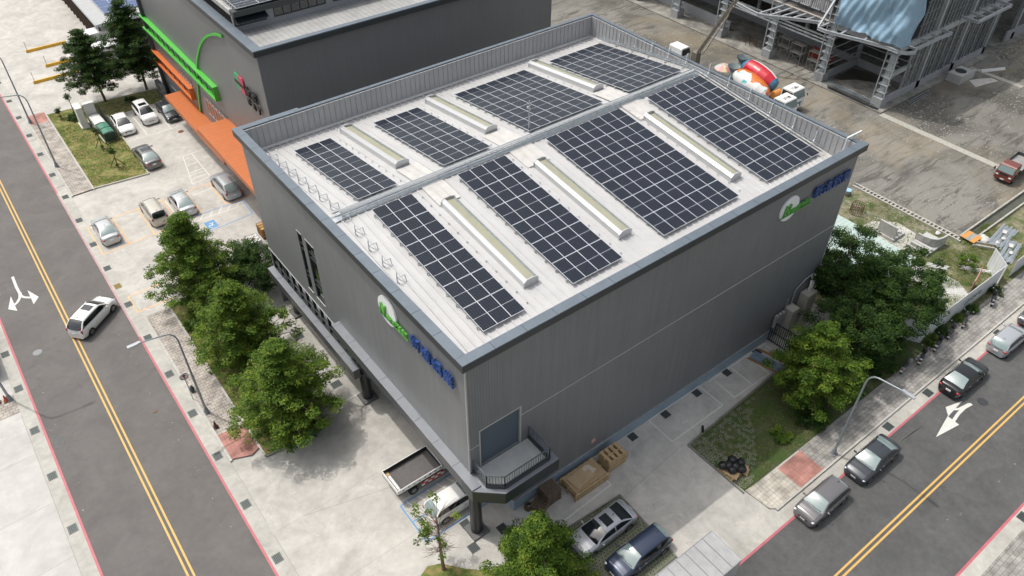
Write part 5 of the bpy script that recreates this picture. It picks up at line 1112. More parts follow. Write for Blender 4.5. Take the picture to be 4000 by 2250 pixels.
# canopy frames
def canopy(outer,inner,z,name='canopy_frame'):
    m=MB()
    for i in range(len(outer)-1): m.bar((*outer[i],z),(*outer[i+1],z),.12,.3); m.bar((*outer[i],z+.15),(*outer[i+1],z+.15),.28,.04); m.bar((*outer[i],z-.15),(*outer[i+1],z-.15),.28,.04)
    for a,b in inner: m.bar((*a,z),(*b,z),.12,.22); m.bar((*a,z+.12),(*b,z+.12),.24,.03)
    m.build(name,M('canopy_steel',(.46,.49,.52),.45,metal=.4,var=.1),T_,world=True)
Q2=lambda a,b,z:G(3000+a/3.22,b/3.22,z); Q3=lambda a,b,z:G(3500+a/3.22,b/3.22,z)
zc=7.4; out=[Q2(625,355,zc),Q2(740,400,zc),Q2(900,440,zc),Q2(1200,515,zc),Q2(1500,600,zc),Q2(1640,655,zc),Q2(1760,672,zc),Q2(1850,660,zc),Q3(250,620,zc),Q3(560,475,zc),Q3(700,420,zc)]
canopy(out,[(out[0],(CX,out[0][1])),(out[2],(CX,out[2][1]+.2)),(out[3],(CX,out[3][1]+.2)),((out[4][0]-.1,out[4][1]+1.2),(CX,out[4][1]+1.2)),(out[5],(CX,17.2)),(out[8],(out[8][0],17)),((out[8][0]+3,out[8][1]+.05),(out[8][0]+3,17)),((out[9][0],out[9][1]),(out[9][0],17)),(out[10],(out[10][0],17))],zc)
z2=8.0; o2=[Q3(850,195,z2),Q3(1030,280,z2),Q3(1240,180,z2),Q3(1455,70,z2)]; o2=[(o2[1][0],17),o2[1],o2[3],(o2[3][0],17)]
xs=[o2[1][0]+(o2[2][0]-o2[1][0])*f for f in(.25,.5,.75)]; canopy(o2,[((x,o2[1][1]),(x,17)) for x in xs],z2)
o3=[Q2(-400,40,zc),Q2(-130,180,zc),Q2(0,205,zc),Q2(300,235,zc),Q2(620,280,zc),Q2(700,310,zc)]
canopy(o3,[(p,(CX,p[1]-.3)) for p in o3[1:5]]+[(((o3[3][0]+o3[4][0])/2,(o3[3][1]+o3[4][1])/2),(CX,(o3[3][1]+o3[4][1])/2-.3)),(((o3[3][0]+o3[2][0])/2,(o3[3][1]+o3[2][1])/2),(CX,(o3[3][1]+o3[2][1])/2-.3))],zc)
MB().bar((out[0][0]+.1,out[0][1],zc+.15),(CX-.2,out[0][1]-.2,11.6),.22).build('tie_strut',M('canopy_steel'),T_,world=True); MB().bar((out[4][0]+.6,out[4][1]-.2,zc+.1),(CX,17.3,zc+1.6),.22).build('tie_strut',M('canopy_steel'),T_,world=True)
# lattice boards on the upper floor
for i in range(4):
    y=26.3+i*1.6; f=MB(); 
    for a,b in((y,y+.1),(y+1.45,y+1.55)): f.box(CX-.5,a,8.4,CX-.4,b,11.6)
    for z in(8.4,9.95,11.5): f.box(CX-.5,y,z,CX-.4,y+1.55,z+.1)
    fo=f.build('board_frame',M('canopy_steel'),T_,world=True)
    MB().box(CX-.44-CX,y+.1-CY,8.5-.16,CX-.42-CX,y+1.45-CY,11.5-.16).build('perforated_board',bricks(M('perforated_white',rough=.7),(.5,.51,.52),(.55,.56,.57),(.2,.2,.2),.14,.14,.03),fo)
# blue tarp
t=thing('blue_tarp','big pale blue tarpaulin hanging over the corner of the construction frame','tarpaulin',(CX-.45,25.3,8))
m=MB(); nu,nv=120,80; vs=[]
for j in range(nv+1):
    for i in range(nu+1):
        u,v=i/nu,j/nv; bot=-.3+.35*u+.05*math.sin(u*23)+.1*math.sin(u*5); z=bot*(1-v)+v*8.8; s_=u*10.6
        fold=.2*math.sin(u*19+v*6+math.sin(v*7)*1.5)*(.4+.6*(1-v))+.16*math.sin(u*9-v*12)+.1*math.sin(u*37+v*14+math.sin(u*11))+.06*math.sin(u*71-v*23)
        if s_<8.3: X_,Y_=-.6+fold,-s_
        else: X_,Y_=-.6+(s_-8.3)*(.7+.35*v),-8.75+(-.25+fold*.7)*min(1,(s_-8.3)*2)
        vs.append((X_,Y_,z))
w_=nu+1; m.add(vs,[(j*w_+i,j*w_+i+1,(j+1)*w_+i+1,(j+1)*w_+i) for j in range(nv) for i in range(nu)],0,True)
tp=stripes(M('tarp_blue',(.27,.42,.55),.5,var=.12,vs=1.2),'Z',.22,.03,.86); m.build('sheet',tp,t)
m=MB(); 
for i in range(0,nu,24): m.tube([vs[i],(vs[i][0],vs[i][1],vs[i][2]-.3)],.012,n=4)
m.build('tie_rope',whiteM,t)
# wet patch
sheet('wet_floor_patch',[(74.2,24.9),(78.6,25),(79.3,22.5),(79,19.8),(77.5,20.5),(76,22.8),(74.3,23.9)],.168,M('wet_conc',(.05,.045,.035),.35))
# scaffolds
def scaffold(x,y,label):
    t=thing('scaffold',label,'scaffold',(x,y,.16),0,'walk-through scaffolds in the open bay'); m=MB()
    for a in(0,1.7):
        for b in(0,.9): m.bar((b,a,0),(b,a,2.6),.05)
    for a in(0,1.7):
        for z in(1.25,2.4): m.bar((0,a,z),(.9,a,z),.04)
    for b in(0,.9): m.bar((b,0,.3),(b,1.7,1.25),.03); m.bar((b,1.7,.3),(b,0,1.25),.03)
    m.build('frame',M('scaffold_steel',(.34,.34,.32),.6,metal=.3),t); MB().box(0,0,2.42,.9,1.7,2.47).box(0,0,1.27,.9,1.7,1.32).build('plank',M('scaffold_plank',(.4,.39,.36),.7),t)
scaffold(73.8,32.1,'grey scaffold tower in the open construction bay, left one of three'); scaffold(73.6,29.9,'grey scaffold tower in the open construction bay, middle one of three'); scaffold(73.4,27.0,'grey scaffold tower in the open construction bay, right one of three')
tag(MB().obox((76.2,28.5,1.2),(.1,3,1.4),.4,0,.3).obox((76,27.6,.5),(.8,1.2,.6),.2).build('red_sheet_pile',M('rust_red',(.3,.05,.02),.8,var=.3,vs=4)),'rusty red sheet leaning in the bay behind the scaffolds','sheet')
t=thing('plank_pile','brown planks scattered on the floor of the open bay','planks',(74.5,37,.16)); r=random.Random(3); m=MB()
for i in range(16): m.obox((r.uniform(-.8,.9),r.uniform(-2.6,2.6),.03+i*.012),(.14,2.2,.04),r.uniform(-1.1,-.5))
m.build('planks',woodD,t)
def bars(name,label,cat,p,L_,n_,ang,mat,w_=.09,z=.16,spread=.5,seed=1):
    t=thing(name,label,cat,(p[0],p[1],z),ang); r=random.Random(seed); m=MB()
    for i in range(n_): 
        y=(i/(n_-1)-.5)*spread; m.obox((r.uniform(-.15,.15),y,.06+.06*(i%3)),(L_*r.uniform(.9,1),w_,.08),r.uniform(-.012,.012))
    m.build('bars',mat,t); return t
bars('stud_bundle','bundle of shiny perforated steel studs lying along the slab edge','steel bundle',(72.3,20.9),7.4,9,PI/2,galv,.12,.16,.9)
bars('pipe_bundle','dark pipes lying beside the shiny studs on the slab edge','pipe bundle',(71.3,20.3),7.2,5,PI/2,steelD,.1,.16,.4)
for p,L_,n_,a,s_,lb in(((59.0,-5.0),4.2,12,.12,2,'bundle of silver steel studs behind the hoarding, upper pile with yellow sheet'),((57.4,-6.5),3.8,10,.2,3,'bundle of silver steel studs behind the hoarding, lower pile by the fence corner')):
    t=bars('stud_bundle',lb,'steel bundle',p,L_,n_,a,galv,.14,.0,1.3,s_); MB().obox((.7,.1,.3),(.6,.35,.05),.2).ell((-.4,-.2,.28),(.3,.2,.06)).build('wrap_sheet',M('sack_white',(.5,.5,.49),.8,bump=.6,bs=6),t)
p=G(3850,1125); bars('stud_strips','thin white metal strips lying in the grass near the round bush','steel strips',(52.3,-6.0),2.6,4,-.95,whiteM,.08,0,.4); bars('stud_strips','short white metal strips on the grass left of the round bush','steel strips',(49.9,-3.6),1.9,3,-.95,whiteM,.08,0,.3)
bars('white_beams','white beams lying on the mud beside the manhole block','beams',(92.9,13.7),3.6,4,-.45,whiteM,.14,0,.5)
bars('kerb_strips','thin silver strips lying at the foot of the construction wall','steel strips',(78.3,15.3),5,3,.03,galv,.08,.0,.5)
# concrete strip, ditch walls and kerb blocks on the yard
struct('yard_strip',MB().box(70.5,1.4,-.05,71.4,15.9,.03),M('strip_conc',(.36,.35,.31),.9,var=.15,vs=3))
struct('yard_strip_far',MB().box(90.9,9,-.05,91.7,15.9,.04),M('strip_conc'))
m=MB(); m.box(55.0,-2.9,-.05,55.15,9,.2); m.box(55.55,-2.4,-.05,55.7,9,.2); m.box(55.7,-2.55,-.05,110,-2.4,.3); m.box(57.2,-3.6,-.05,110,-3.45,.25)
struct('ditch_wall',m,M('ditch_conc',(.38,.37,.33),.9,var=.25,vs=3)); sheet('ditch_bottom',rect(55.15,-2.9,55.55,9),-.004,M('ditch_dark',(.07,.075,.06),.9,var=.3)); sheet('ditch_bottom_right',rect(56,-3.45,110,-2.55),.006,M('ditch_dark'))
m=MB(); 
for i in range(26): m.box(55.13,-2.6+i*.42,.12,55.56,-2.45+i*.42,.19)
struct('ditch_ribs',m,M('ditch_conc'))
t=thing('orange_board','orange board with a grey stripe bridging the corner of the ditch','board',(56.3,-3.2,.3),-.05); MB().box(-.75,-.75,0,.75,-.3,.05).box(-.75,.15,0,.75,.6,.05).build('orange_plank',M('orange_board_mat',(.55,.25,.06),.7),t); MB().box(-.75,-.3,0,.75,.15,.045).build('grey_plank',greyconc,t)
# broken U-shaped concrete channel by the ditch
t=thing('concrete_channel','short open concrete channel beside the orange board','concrete block',(56.2,-4.6,0),-.95); MB().box(-1,-.35,0,1,-.25,.3).box(-1,.25,0,1,.35,.3).box(-1,-.25,0,1,.25,.06).build('channel',M('ditch_conc'),t)
p=G(3855,985); t=thing('white_sack','crumpled white sack lying on the dry grass','sack',(57.2,-4.1,0)); MB().ell((0,0,.15),(.62,.5,.22)).ell((.3,.25,.2),(.3,.25,.2)).ell((-.3,-.2,.2),(.3,.3,.18)).build('sack',M('sack_white',(.65,.65,.64),.8,bump=.6,bs=6),t)
for i,(x,y,s_,lb) in enumerate(((53.1,-4.7,.35,'small white bag near the bench slab'),(54.6,-.9,.35,'crumpled white bag at the weedy edge near the ditch'),(57.7,-5.2,.3,'torn white paper by the steel studs'))):
    tag(MB().ell((x,y,.1),(s_,s_*.7,.14)).ell((x+.15,y+.1,.12),(s_*.5,s_*.5,.12)).build('litter_bag',M('sack_white')),lb,'litter')
# concrete benches
bc=M('bench_conc',(.42,.42,.41),.85,var=.12,vs=3)
def bench(label,x,y,rz,curved):
    t=thing('concrete_bench',label,'bench',(x,y,0),rz)
    MB().box(-1.6 if curved else -1,-1.0,0,1.7 if curved else 1.1,1.0,.28).build('slab',bc,t)
    MB().box(-1.4,-.9,.28,-1.1,.9,.62).box(-.85,-.9,.28,-.55,.9,.5).build('seat',bc,t) if curved else MB().box(-.2,-.8,.28,.1,.5,.75).box(.35,-.8,.28,.65,.5,.5).build('seat',bc,t)
    m=MB()
    if curved:
        P=[(-1.5,-.95),(-.5,-.95),(.1,-.9),(.6,-.6),(.95,-.1),(1.1,.5),(1.15,.95)]
        P=[(-1.5,.2)]*0+[(-.4,.95),(-.4,.3),(-.25,-.3),(.15,-.7),(.8,-.88),(1.6,-.92)]
        for i in range(len(P)-1): m.bar((*P[i],.72),(*P[i+1],.72),.16,.9)
    else: m.bar((-.75,-.9,.9),(-.75,.9,.9),.2,1.3)
    m.build('back_wall',bc,t); return t
bench('curved grey concrete seat block with stepped slab behind the dark tree',52.0,-1.2,.0,True); bench('grey concrete stepped block with upright slab on white dust',50.9,2.0,.0,False)
sheet('white_dust_patch',[(48.6,4.4),(51.4,4.2),(53.2,2.6),(53,0.4),(51.6,-.2),(50.4,-1),(49.2,.6),(48.5,2.4)],-.006,M('white_dust',(.48,.47,.44),.95,var=.2,vs=3))
sheet('white_concrete_pad',[(43.8,-1.6),(48.3,-1.2),(49.4,-3.6),(49.6,-5.9),(48.6,-7.4),(43.8,-7.4)],-.004,M('pad_conc',(.45,.45,.44),.9,var=.12,vs=1.5))
sheet('white_dust_far',[G(3500+a/3.22,b/3.22) for a,b in((920,1010),(1000,1095),(1130,1060),(1290,1020),(1200,980),(1050,990))],.004,M('white_dust'))
# manhole block
t=thing('manhole_block','square concrete manhole block with a round black hole beside the construction wall','concrete block',(86.9,15.1,0)); MB().box(-1.5,-.9,0,1.5,.9,1.1).build('block',M('bench_conc'),t); MB().cyl((0,.1,1.1),(0,.1,1.13),.7,n=20).build('hole',M('drain_dark'),t); MB().box(1.5,-.9,0,2.0,-.6,1.1).build('wing',bc,t)
t=thing('mesh_basket','rusty round wire basket standing on the dirt','basket',(51.3,6.0,0)); m=MB(); 
for i in range(18): a=i*PI/9; m.bar((.6*math.cos(a),.6*math.sin(a),0),(.6*math.cos(a),.6*math.sin(a),1.1),.03)
for z in(0,.3,.6,.9,1.1):
    for i in range(18): a=i*PI/9; b=a+PI/9; m.bar((.6*math.cos(a),.6*math.sin(a),z),(.6*math.cos(b),.6*math.sin(b),z),.03)
m.build('wire',M('rust_wire',(.13,.07,.04),.9),t)
p=G(3307,760); t=thing('blue_bucket','small blue tub on a brown crate behind the warehouse corner','tub',(p[0],p[1],0)); MB().box(-.3,-.3,0,.3,.3,.3).build('crate',woodD,t); MB().cyl((0,0,.3),(0,0,.6),.3,.36,n=14).build('tub',M('tub_blue',(.3,.5,.65),.5),t)
p=G(3155,880,2.8); t=thing('site_shed','low shed with a pale green ribbed roof behind the warehouse corner','shed',(42,2,0))
m=MB(); P=[(45.9,7.5),(45.9,-3.2),(38.9,-3.2),(38.9,7.5)]; m.add([(45.9,8,2.7),(45.9,-3.2,2.7),(39,-3.2,3.2),(39,8,3.2),(45.9,8,2.64),(45.9,-3.2,2.64),(39,-3.2,3.14),(39,8,3.14)],[(0,1,2,3),(7,6,5,4),(0,4,5,1),(1,5,6,2),(2,6,7,3),(3,7,4,0)]); m.build('roof',stripes(M('pale_green_sheet',(.42,.52,.49),.5,var=.05),'Y',.4,.05,.7,bump=.4),t,world=True); MB().box(39.2,-3,0,45.6,7.8,2.6).build('wall',M('shed_wall',(.3,.32,.32),.8),t,world=True)
# hoarding
hm=stripes(M('hoarding_white',(.74,.76,.78),.45,metal=.1,var=.08,vs=1),'X',.28,.03,.82,bump=.5)
def hoard(label,pts,h,name='hoarding'):
    t=thing(name,label,'fence',(pts[0][0],pts[0][1],0)); m=MB()
    for i in range(len(pts)-1):
        a,b=Vector(pts[i]),Vector(pts[i+1]); L_=(b-a).length; n_=int(L_/.14); d=(b-a)/n_; nn=Vector((-d.y,d.x)).normalized()*.014
        for k_ in range(n_): p=a+d*k_+nn*(k_%2); q=a+d*(k_+1)+nn*(k_%2); m.bar((*p,h/2),(*q,h/2),.036,h-.01*(k_%2))
    m.build('sheet',M('hoarding_white'),t,world=True); return t,pts
t,_=hoard('long white corrugated metal hoarding along the right pavement',[(39.6,-8.0),(51.6,-8.15)],2.3)
t,_=hoard('angled white metal hoarding piece meeting the corner behind the first hoarding',[(52.0,-8.2),(53.6,-6.3)],2.2)
t,_=hoard('white metal hoarding continuing to the right edge of the photo',[(53.7,-8.3),(90,-8.6)],2.0)
t,_=hoard('short white corrugated hoarding return at the near end beside the dark shrubs',[(39.6,-8.0),(38.6,-6.2)],2.3)
m=MB(); t=thing('hoarding_gate','red framed sheet metal gate leaf leaning open behind the hoarding','gate',(49,-7.2,0),.25); MB().box(-1.2,-.02,.1,1.2,.02,2.1).build('sheet',M('gate_sheet',(.4,.4,.38),.6,var=.1),t)
for a,b in(((-1.2,.1),(1.2,.1)),((-1.2,2.1),(1.2,2.1)),((-1.2,.1),(-1.2,2.1)),((1.2,.1),(1.2,2.1)),((-1.2,.1),(1.2,2.1))): m.bar((a[0],-.05,a[1]),(b[0],-.05,b[1]),.07)
m.build('frame',M('frame_red',(.3,.06,.04),.7),t)
m=MB(); 
for i in range(7): m.box(45.4+i*.42,-8.24,1.1+.08*(i%3),45.62+i*.42,-8.215,1.5+.1*(i%2))
tag(m.build('hoarding_stencil',M('stencil_green',(.12,.2,.14),.7)),'row of faded dark stencil marks on the white hoarding','stencil')
# pump truck boom, umbrella
t=thing('pump_truck','concrete pump truck with a folded lattice boom reaching over the yard','concrete pump',(61.6,39.2,0),-PI/2)
cab(t,2.2,4.0,2.3,.75,2.7,wht); MB().box(-5,-1.1,.8,2.0,1.1,1.5).build('deck',M('mixer_steel'),t)
for x_ in(-3.5,-2.2,2.9):
    for s_ in(-1,1): wheel(t,x_,s_*1.0,.48,.28)
t.location=(58.2,39.8,0); t.rotation_euler.z=0
m=MB(); ex=M('boom_dark',(.2,.18,.15),.7); zp=[2.2,5.0,8.2,11]
bp=[(X_,Y_,Z_) for X_,Y_,Z_ in((62,37.6,2.03),(62,34.4,8.3),(62,32.7,11.2),(62,30.5,14.5))]
t=thing('pump_boom','long dark articulated concrete pump boom with a pale hose pipe rising over the yard','boom',(62,37.6,0))
m=MB(); 
for i in range(3): a,b=Vector(bp[i]),Vector(bp[i+1]); m.bar(a,b,.28,.16); m.bar(a+Vector((.5,0,.0)),b+Vector((.5,0,0)),.16)
for k_ in range(12): f=k_/12; a=Vector(bp[0]).lerp(Vector(bp[1]),f); m.bar(a,a+Vector((.5,0,0)),.08)
m.box(61.7,37.3,.5,62.6,38.1,2.3); m.build('arm',ex,t,world=True)
m=MB(); m.tube([(62.9,37.4,1.9),(62.95,36.8,2.9),(62.8,35.2,6.2),(62.9,34.5,7.9),(62.6,34.2,8.6),(62.2,33.5,9.6)],.1,n=8); m.build('hose_pipe',M('hose_cream',(.5,.46,.4),.5),t,world=True)
tag(MB().tube([(61,38.5,.15),(60.6,36,.15),(60.3,34,.2),(60.8,31.5,1)],.12,n=8).build('delivery_hose',M('hose_cream')),'pale delivery hose lying on the gravel behind the parapet','hose')
t=thing('patio_umbrella','multicoloured umbrella beside the concrete mixers','umbrella',(61.5,32.6,0)); um=[M('umb_'+n_,c_,.7) for n_,c_ in(('pink',(.6,.35,.36)),('yellow',(.62,.55,.3)),('red',(.6,.22,.26)),('green',(.2,.42,.25)),('lilac',(.45,.42,.52)),('salmon',(.62,.4,.36)))]
m=MB(); n=12; ap=(0,0,2.75)
for k_ in range(12):
    a,b=2*PI*k_/12,2*PI*(k_+1)/12; m.add([ap,(.6*math.cos(a),.6*math.sin(a),2.6),(.6*math.cos(b),.6*math.sin(b),2.6)],[(0,1,2)],k_%6,True); m.add([(.6*math.cos(a),.6*math.sin(a),2.6),(1.15*math.cos(a),1.15*math.sin(a),2.2),(1.15*math.cos(b),1.15*math.sin(b),2.2),(.6*math.cos(b),.6*math.sin(b),2.6)],[(0,1,2,3)],k_%6,True)
m.build('canopy',um,t); MB().cyl((0,0,0),(0,0,2.8),.03,n=6).build('pole',galv,t)
# ---------------- street lamps, signs, cones
lampM=M('lamp_pole',(.3,.34,.37),.45,metal=.4)
def lamp(label,x,y,d,z0=.12,h=8.9):
    t=thing('street_lamp',label,'street lamp',(x,y,z0),0,'street lamps'); dx,dy=d
    m=MB(); P=[(0,0,0),(0,0,h-1.2)]+[(dx*(1-math.cos(a))*.75,dy*(1-math.cos(a))*.75,h-1.2+.95*math.sin(a)) for a in(.35,.7,1.05,1.4)]+[(dx*2.3,dy*2.3,h)]
    m.tube(P,[.1,.065]+[.055]*4+[.042],n=10); m.build('pole',lampM,t); MB().box(-.22,-.22,0,.22,.22,.06).cyl((0,0,.06),(0,0,.55),.2,.12,n=8).build('base',M('lamp_base',(.22,.24,.26),.6),t)
    m=MB(); m.obox((dx*2.7,dy*2.7,h+.02),(.7 if dx else .26,.7 if dy else .26,.09)); m.obox((dx*2.3,dy*2.3,h+.02),(.22,.22,.14)); ho=m.build('lamp_head',M('head_grey',(.4,.42,.45),.3,metal=.3),t); MB().ell((dx*2.8,dy*2.8,h-.03),(.28 if dx else .11,.28 if dy else .11,.04)).build('lens',lampC,ho)
    return t
lamp('tall curved street lamp between the paved strip and the long road',-10,20.65,(-1,0)); lamp('tall curved street lamp on the right pavement beside the red pavement',24.4,-10.4,(0,-1))
lamp('tall curved street lamp by the upper lawn, its head cut by the left edge',-10.1,63.1,(-1,0)); lamp('tall curved street lamp furthest away at the upper left, near the red paving',-10.1,74.7,(-1,0)); lamp('street lamp at the left edge whose long shadow crosses the road',-21.5,31.1,(.97,0),0,9.3)
t=thing('bus_sign','small round white traffic sign with red arrow on a thin post beside the lamp','traffic sign',(-10.35,22.5,.1)); MB().cyl((0,0,0),(0,0,2.4),.035,n=8).build('post',galv,t)
so_=MB().cyl((0,-.03,2.65),(0,.0,2.65),.33,n=24).build('disc',M('sign_face',(.75,.75,.75),.4),t); MB().cyl((0,-.035,2.65),(0,-.031,2.65),.0,n=3) ; m=MB(); 
for k_ in range(24): a=k_*PI/12; b=a+PI/12; m.bar((.31*math.cos(a),-.04,2.65+.31*math.sin(a)),(.31*math.cos(b),-.04,2.65+.31*math.sin(b)),.04)
m.build('rim',M('sign_rim',(.12,.16,.2),.4),so_); m=MB(); m.box(-.05,-.05,2.45,.05,-.035,2.7); m.add([(-.17,-.05,2.68),(.17,-.05,2.68),(0,-.05,2.88)],[(0,1,2)]); m.build('arrow',M('arrow_red',(.35,.03,.03),.5),so_)
t=thing('litter_pile','dark bag tied to the sign post beside the street lamp','bag',(-10.1,23.3,.12)); MB().ell((0,0,.25),(.2,.2,.28)).ell((0.05,.0,.5),(.1,.1,.15)).build('bag',M('dark_bag',(.04,.05,.07),.5),t)
def cone(label,x,y,mat,z=.12):
    t=thing('traffic_cone',label,'cone',(x,y,z)); MB().box(-.2,-.2,0,.2,.2,.04).build('base',blackM,t); MB().cyl((0,0,.04),(0,0,.7),.16,.03,n=14).build('cone',mat,t); return t
cone('dark weathered traffic cone on the pavement above the red paving',-10,18.85,M('cone_dark',(.12,.035,.02),.7)); co_=M('cone_orange',(.55,.1,.03),.6); cone('orange traffic cone at the left edge by the lamp foot',-21.75,31.1,co_,0); cone('second orange traffic cone cut by the left edge',-22.3,31.3,co_,0)
# left edge flatbed with pallets
t=thing('pallet_truck','dark flatbed with pallets cut by the left edge of the photo','truck',(-22.4,35,0),PI/2); bed(t,-1.0,3.4,2.0,1.0,.3,M('bed_dark'),M('bed_net',(.05,.05,.05),.8)); cab(t,3.6,5.3,1.9,.6,2.2,anth); MB().box(-.8,-.4,.5,5,.4,.75).build('chassis',blackM,t)
for x_ in(.1,4.5):
    for y_ in(-.85,.85): wheel(t,x_,y_,.38)
# ---------------- pallets and goods
def pallet(x,y,z,lx,ly,rz,label,group=None,mat=woodM,nb=5):
    t=thing('pallet',label,'pallet',(x,y,z),rz,group); m=MB()
    for i in range(nb): a=-lx/2+lx*(i+.5)/nb; m.box(a-lx/nb*.28,-ly/2,.115,a+lx/nb*.28,ly/2,.135)
    m.build('deck_boards',mat,t); m=MB()
    for j in(-1,0,1): m.box(-lx/2,j*(ly/2-.05)-.045,.025,lx/2,j*(ly/2-.05)+.045,.113)
    for i in(0,nb-1): a=-lx/2+lx*(i+.5)/nb; m.box(a-.05,-ly/2,0,a+.05,ly/2,.022)
    m.build('stringers',mat,t); return t
for i in range(8): pallet(11.25+random.uniform(-.04,.04),-1.2+random.uniform(-.04,.04),.0+i*.14,1.75,1.15,random.uniform(-.02,.02),'pale open-slatted pallet in the tall stack by the long wall, right of the cardboard pallets',"stack of slatted pallets by the long wall",woodM,4)
for i in range(5): pallet(8.55+random.uniform(-.03,.03),-1.25,.0+i*.14,3.1,1.75,0,'large pale pallet in the low wide stack carrying cardboard sheets','stack of large pallets under the cardboard',woodM,6)
m=MB(); m.box(7.15,-2.0,.7,9.9,-.5,.78); tag(m.build('cardboard_sheet',card),'large flat brown cardboard sheet lying on the wide pallet stack','cardboard'); tag(MB().obox((8.25,-1.25,.83),(1.7,1.1,.05),.12).build('cardboard_box',M('cardboard_light',(.45,.33,.2),.85,var=.1,vs=3)),'folded cardboard box lying on top of the large cardboard sheet','cardboard')
tag(MB().obox((9.2,-1.1,.81),(.5,.7,.05),.3).obox((8.95,-.85,.85),(.5,.3,.04),.3).build('pale_board',M('pale_board',(.55,.47,.38),.8)),'small pale boards beside the folded cardboard box','board')
for i in range(9): pallet(5.85,-.72+random.uniform(-.03,.03),i*.135,1.2,1.1,random.uniform(-.03,.03),'weathered dark brown pallet in the stack left of the cardboard pallets','stack of weathered pallets by the wall',woodD,9)
for i in range(3): pallet(4.75+.1*i,-.9,i*.13,1.0,1.1,.3+.1*i,'old dark pallet lying low beside the wall corner behind the bottom tree','old pallets by the wall corner',woodD,6)
t=thing('tyre_planter','old brown tyre with a pale stone in it by the wall corner','tyre',(4.25,-.5,0)); m=MB()
for k_ in range(14): a=2*PI*k_/14; b=2*PI*(k_+1)/14; m.bar((.26*math.cos(a),.26*math.sin(a),.1),(.26*math.cos(b),.26*math.sin(b),.1),.16,.2)
m.build('tyre',M('old_tyre',(.1,.07,.045),.9),t); MB().ell((0,0,.12),(.12,.12,.1)).build('stone',greyconc,t)
pallet(17.6,-6.9,.0,1.9,1.35,-.05,'pale pallet carrying black rubbish bags at the grass grid corner',None,woodM,6); pallet(17.62,-6.88,.14,1.85,1.3,.02,'upper pallet directly under the black rubbish bags',None,woodM,6)
tag(MB().obox((17.35,-7.2,.32),(1.1,.8,.06),.25,0,.08).obox((18.1,-7.65,.24),(.7,.35,.05),.4,0,.5).build('cardboard_sheet',card),'torn cardboard hanging over the edge of the pallet under the black bags','cardboard')
r=random.Random(2)
for i,(x,y,z) in enumerate(((17.0,-6.4,.5),(17.35,-6.65,.52),(17.9,-6.5,.5),(17.6,-7.0,.58),(18.2,-7.0,.5),(17.8,-7.4,.5),(17.25,-7.05,.45))):
    t=thing('rubbish_bag','glossy black rubbish bag heaped on the pallet at the grass grid corner','rubbish bag',(x,y,z-.2),r.random()*3,'heap of black rubbish bags'); m=MB(); m.ell((0,0,.22),(.36,.33,.27),14,9)
    m.v=[(a+r.uniform(-.025,.025),b+r.uniform(-.025,.025),c+r.uniform(-.03,.03)) for a,b,c in m.v]; m.ell((0,0,.5),(.07,.07,.08)); m.build('bag',M('bag_black',(.012,.012,.014),.3,bump=.8,bs=9),t)
t=thing('short_post','short dark pipe post standing at the edge of the concrete','post',(18.4,-3.35,0)); MB().cyl((0,0,0),(-.12,.05,.75),.11,n=14).build('post',colM,t)
t=thing('wheelie_bin','dark green wheelie bin under the first verge tree','bin',(-4.55,13.85,0),-.5); gb=M('bin_green',(.02,.07,.045),.5)
m=MB(); P0=[(-.3,-.3),(.3,-.3),(.3,.3),(-.3,.3)]; m.add([(a*.8,b*.8,.1) for a,b in P0]+[(a*1.15,b*1.15,1.0) for a,b in P0],[(0,3,2,1),(4,5,6,7),(0,1,5,4),(1,2,6,5),(2,3,7,6),(3,0,4,7)]); m.build('body',gb,t); MB().obox((0,0,1.05),(.76,.8,.07),0,0,.08).build('lid',gb,t); MB().tube([(-.3,.45,.98),(.3,.45,.98)],.025,n=6).build('handle',gb,t)
for s_ in(-1,1): MB().cyl((s_*.32,.28,.12),(s_*.38,.28,.12),.12,n=12).build('wheel',rubber,t)
# IBC tanks behind the warehouse corner
def ibc(label,x,y,mat,fr,z=0):
    t=thing('caged_tank',label,'tank',(x,y,z)); MB().box(-.52,-.6,.15,.52,.6,1.1).build('tank',mat,t); m=MB()
    for k_ in range(6): a=-.56+k_*1.12/5; m.bar((a,-.65,.12),(a,-.65,1.15),.03); m.bar((a,.65,.12),(a,.65,1.15),.03)
    for k_ in range(7): a=-.64+k_*1.28/6; m.bar((-.57,a,.12),(-.57,a,1.15),.03); m.bar((.57,a,.12),(.57,a,1.15),.03)
    for z_ in(.15,.5,.8,1.15): 
        for s_ in(-1,1): m.bar((-.57,s_*.65,z_),(.57,s_*.65,z_),.03); m.bar((s_*.57,-.65,z_),(s_*.57,.65,z_),.03)
    for q_ in(-.2,.2): m.bar((-.57,q_,1.17),(.57,q_,1.17),.04)
    m.build('cage',fr,t); MB().box(-.57,-.65,0,.57,.65,.11).build('base',fr,t); MB().cyl((0,0,1.1),(0,0,1.16),.12,n=14).build('cap',M('cap_red',(.4,.04,.05),.5),t)
ibc('white caged plastic tank with a red cap behind the warehouse corner',1.15,37.15,M('tank_white',(.7,.7,.68),.5),galv); ibc('rusty orange caged tank beside the white tank',2.85,38.5,M('tank_rust',(.5,.3,.1),.7,var=.3,vs=5),M('cage_rust',(.2,.1,.04),.8)); 
for i,(x,y) in enumerate(((-1.0,35.2),(-.3,35.9),(-1.4,34.6))): tag(MB().ell((x,y,.3),(.38,.36,.32),14,9).build('dark_sack',M('dark_bag')),'dark full sack on the ground between the trees and the white caged tank','sack','dark sacks beside the caged tanks')
tag(MB().ell((-2.0,35.6,.12),(.4,.25,.12)).build('yellow_bag',M('yellow_bag',(.6,.4,.1),.7)),'small yellow bag on the ground beside the dark sacks','bag')
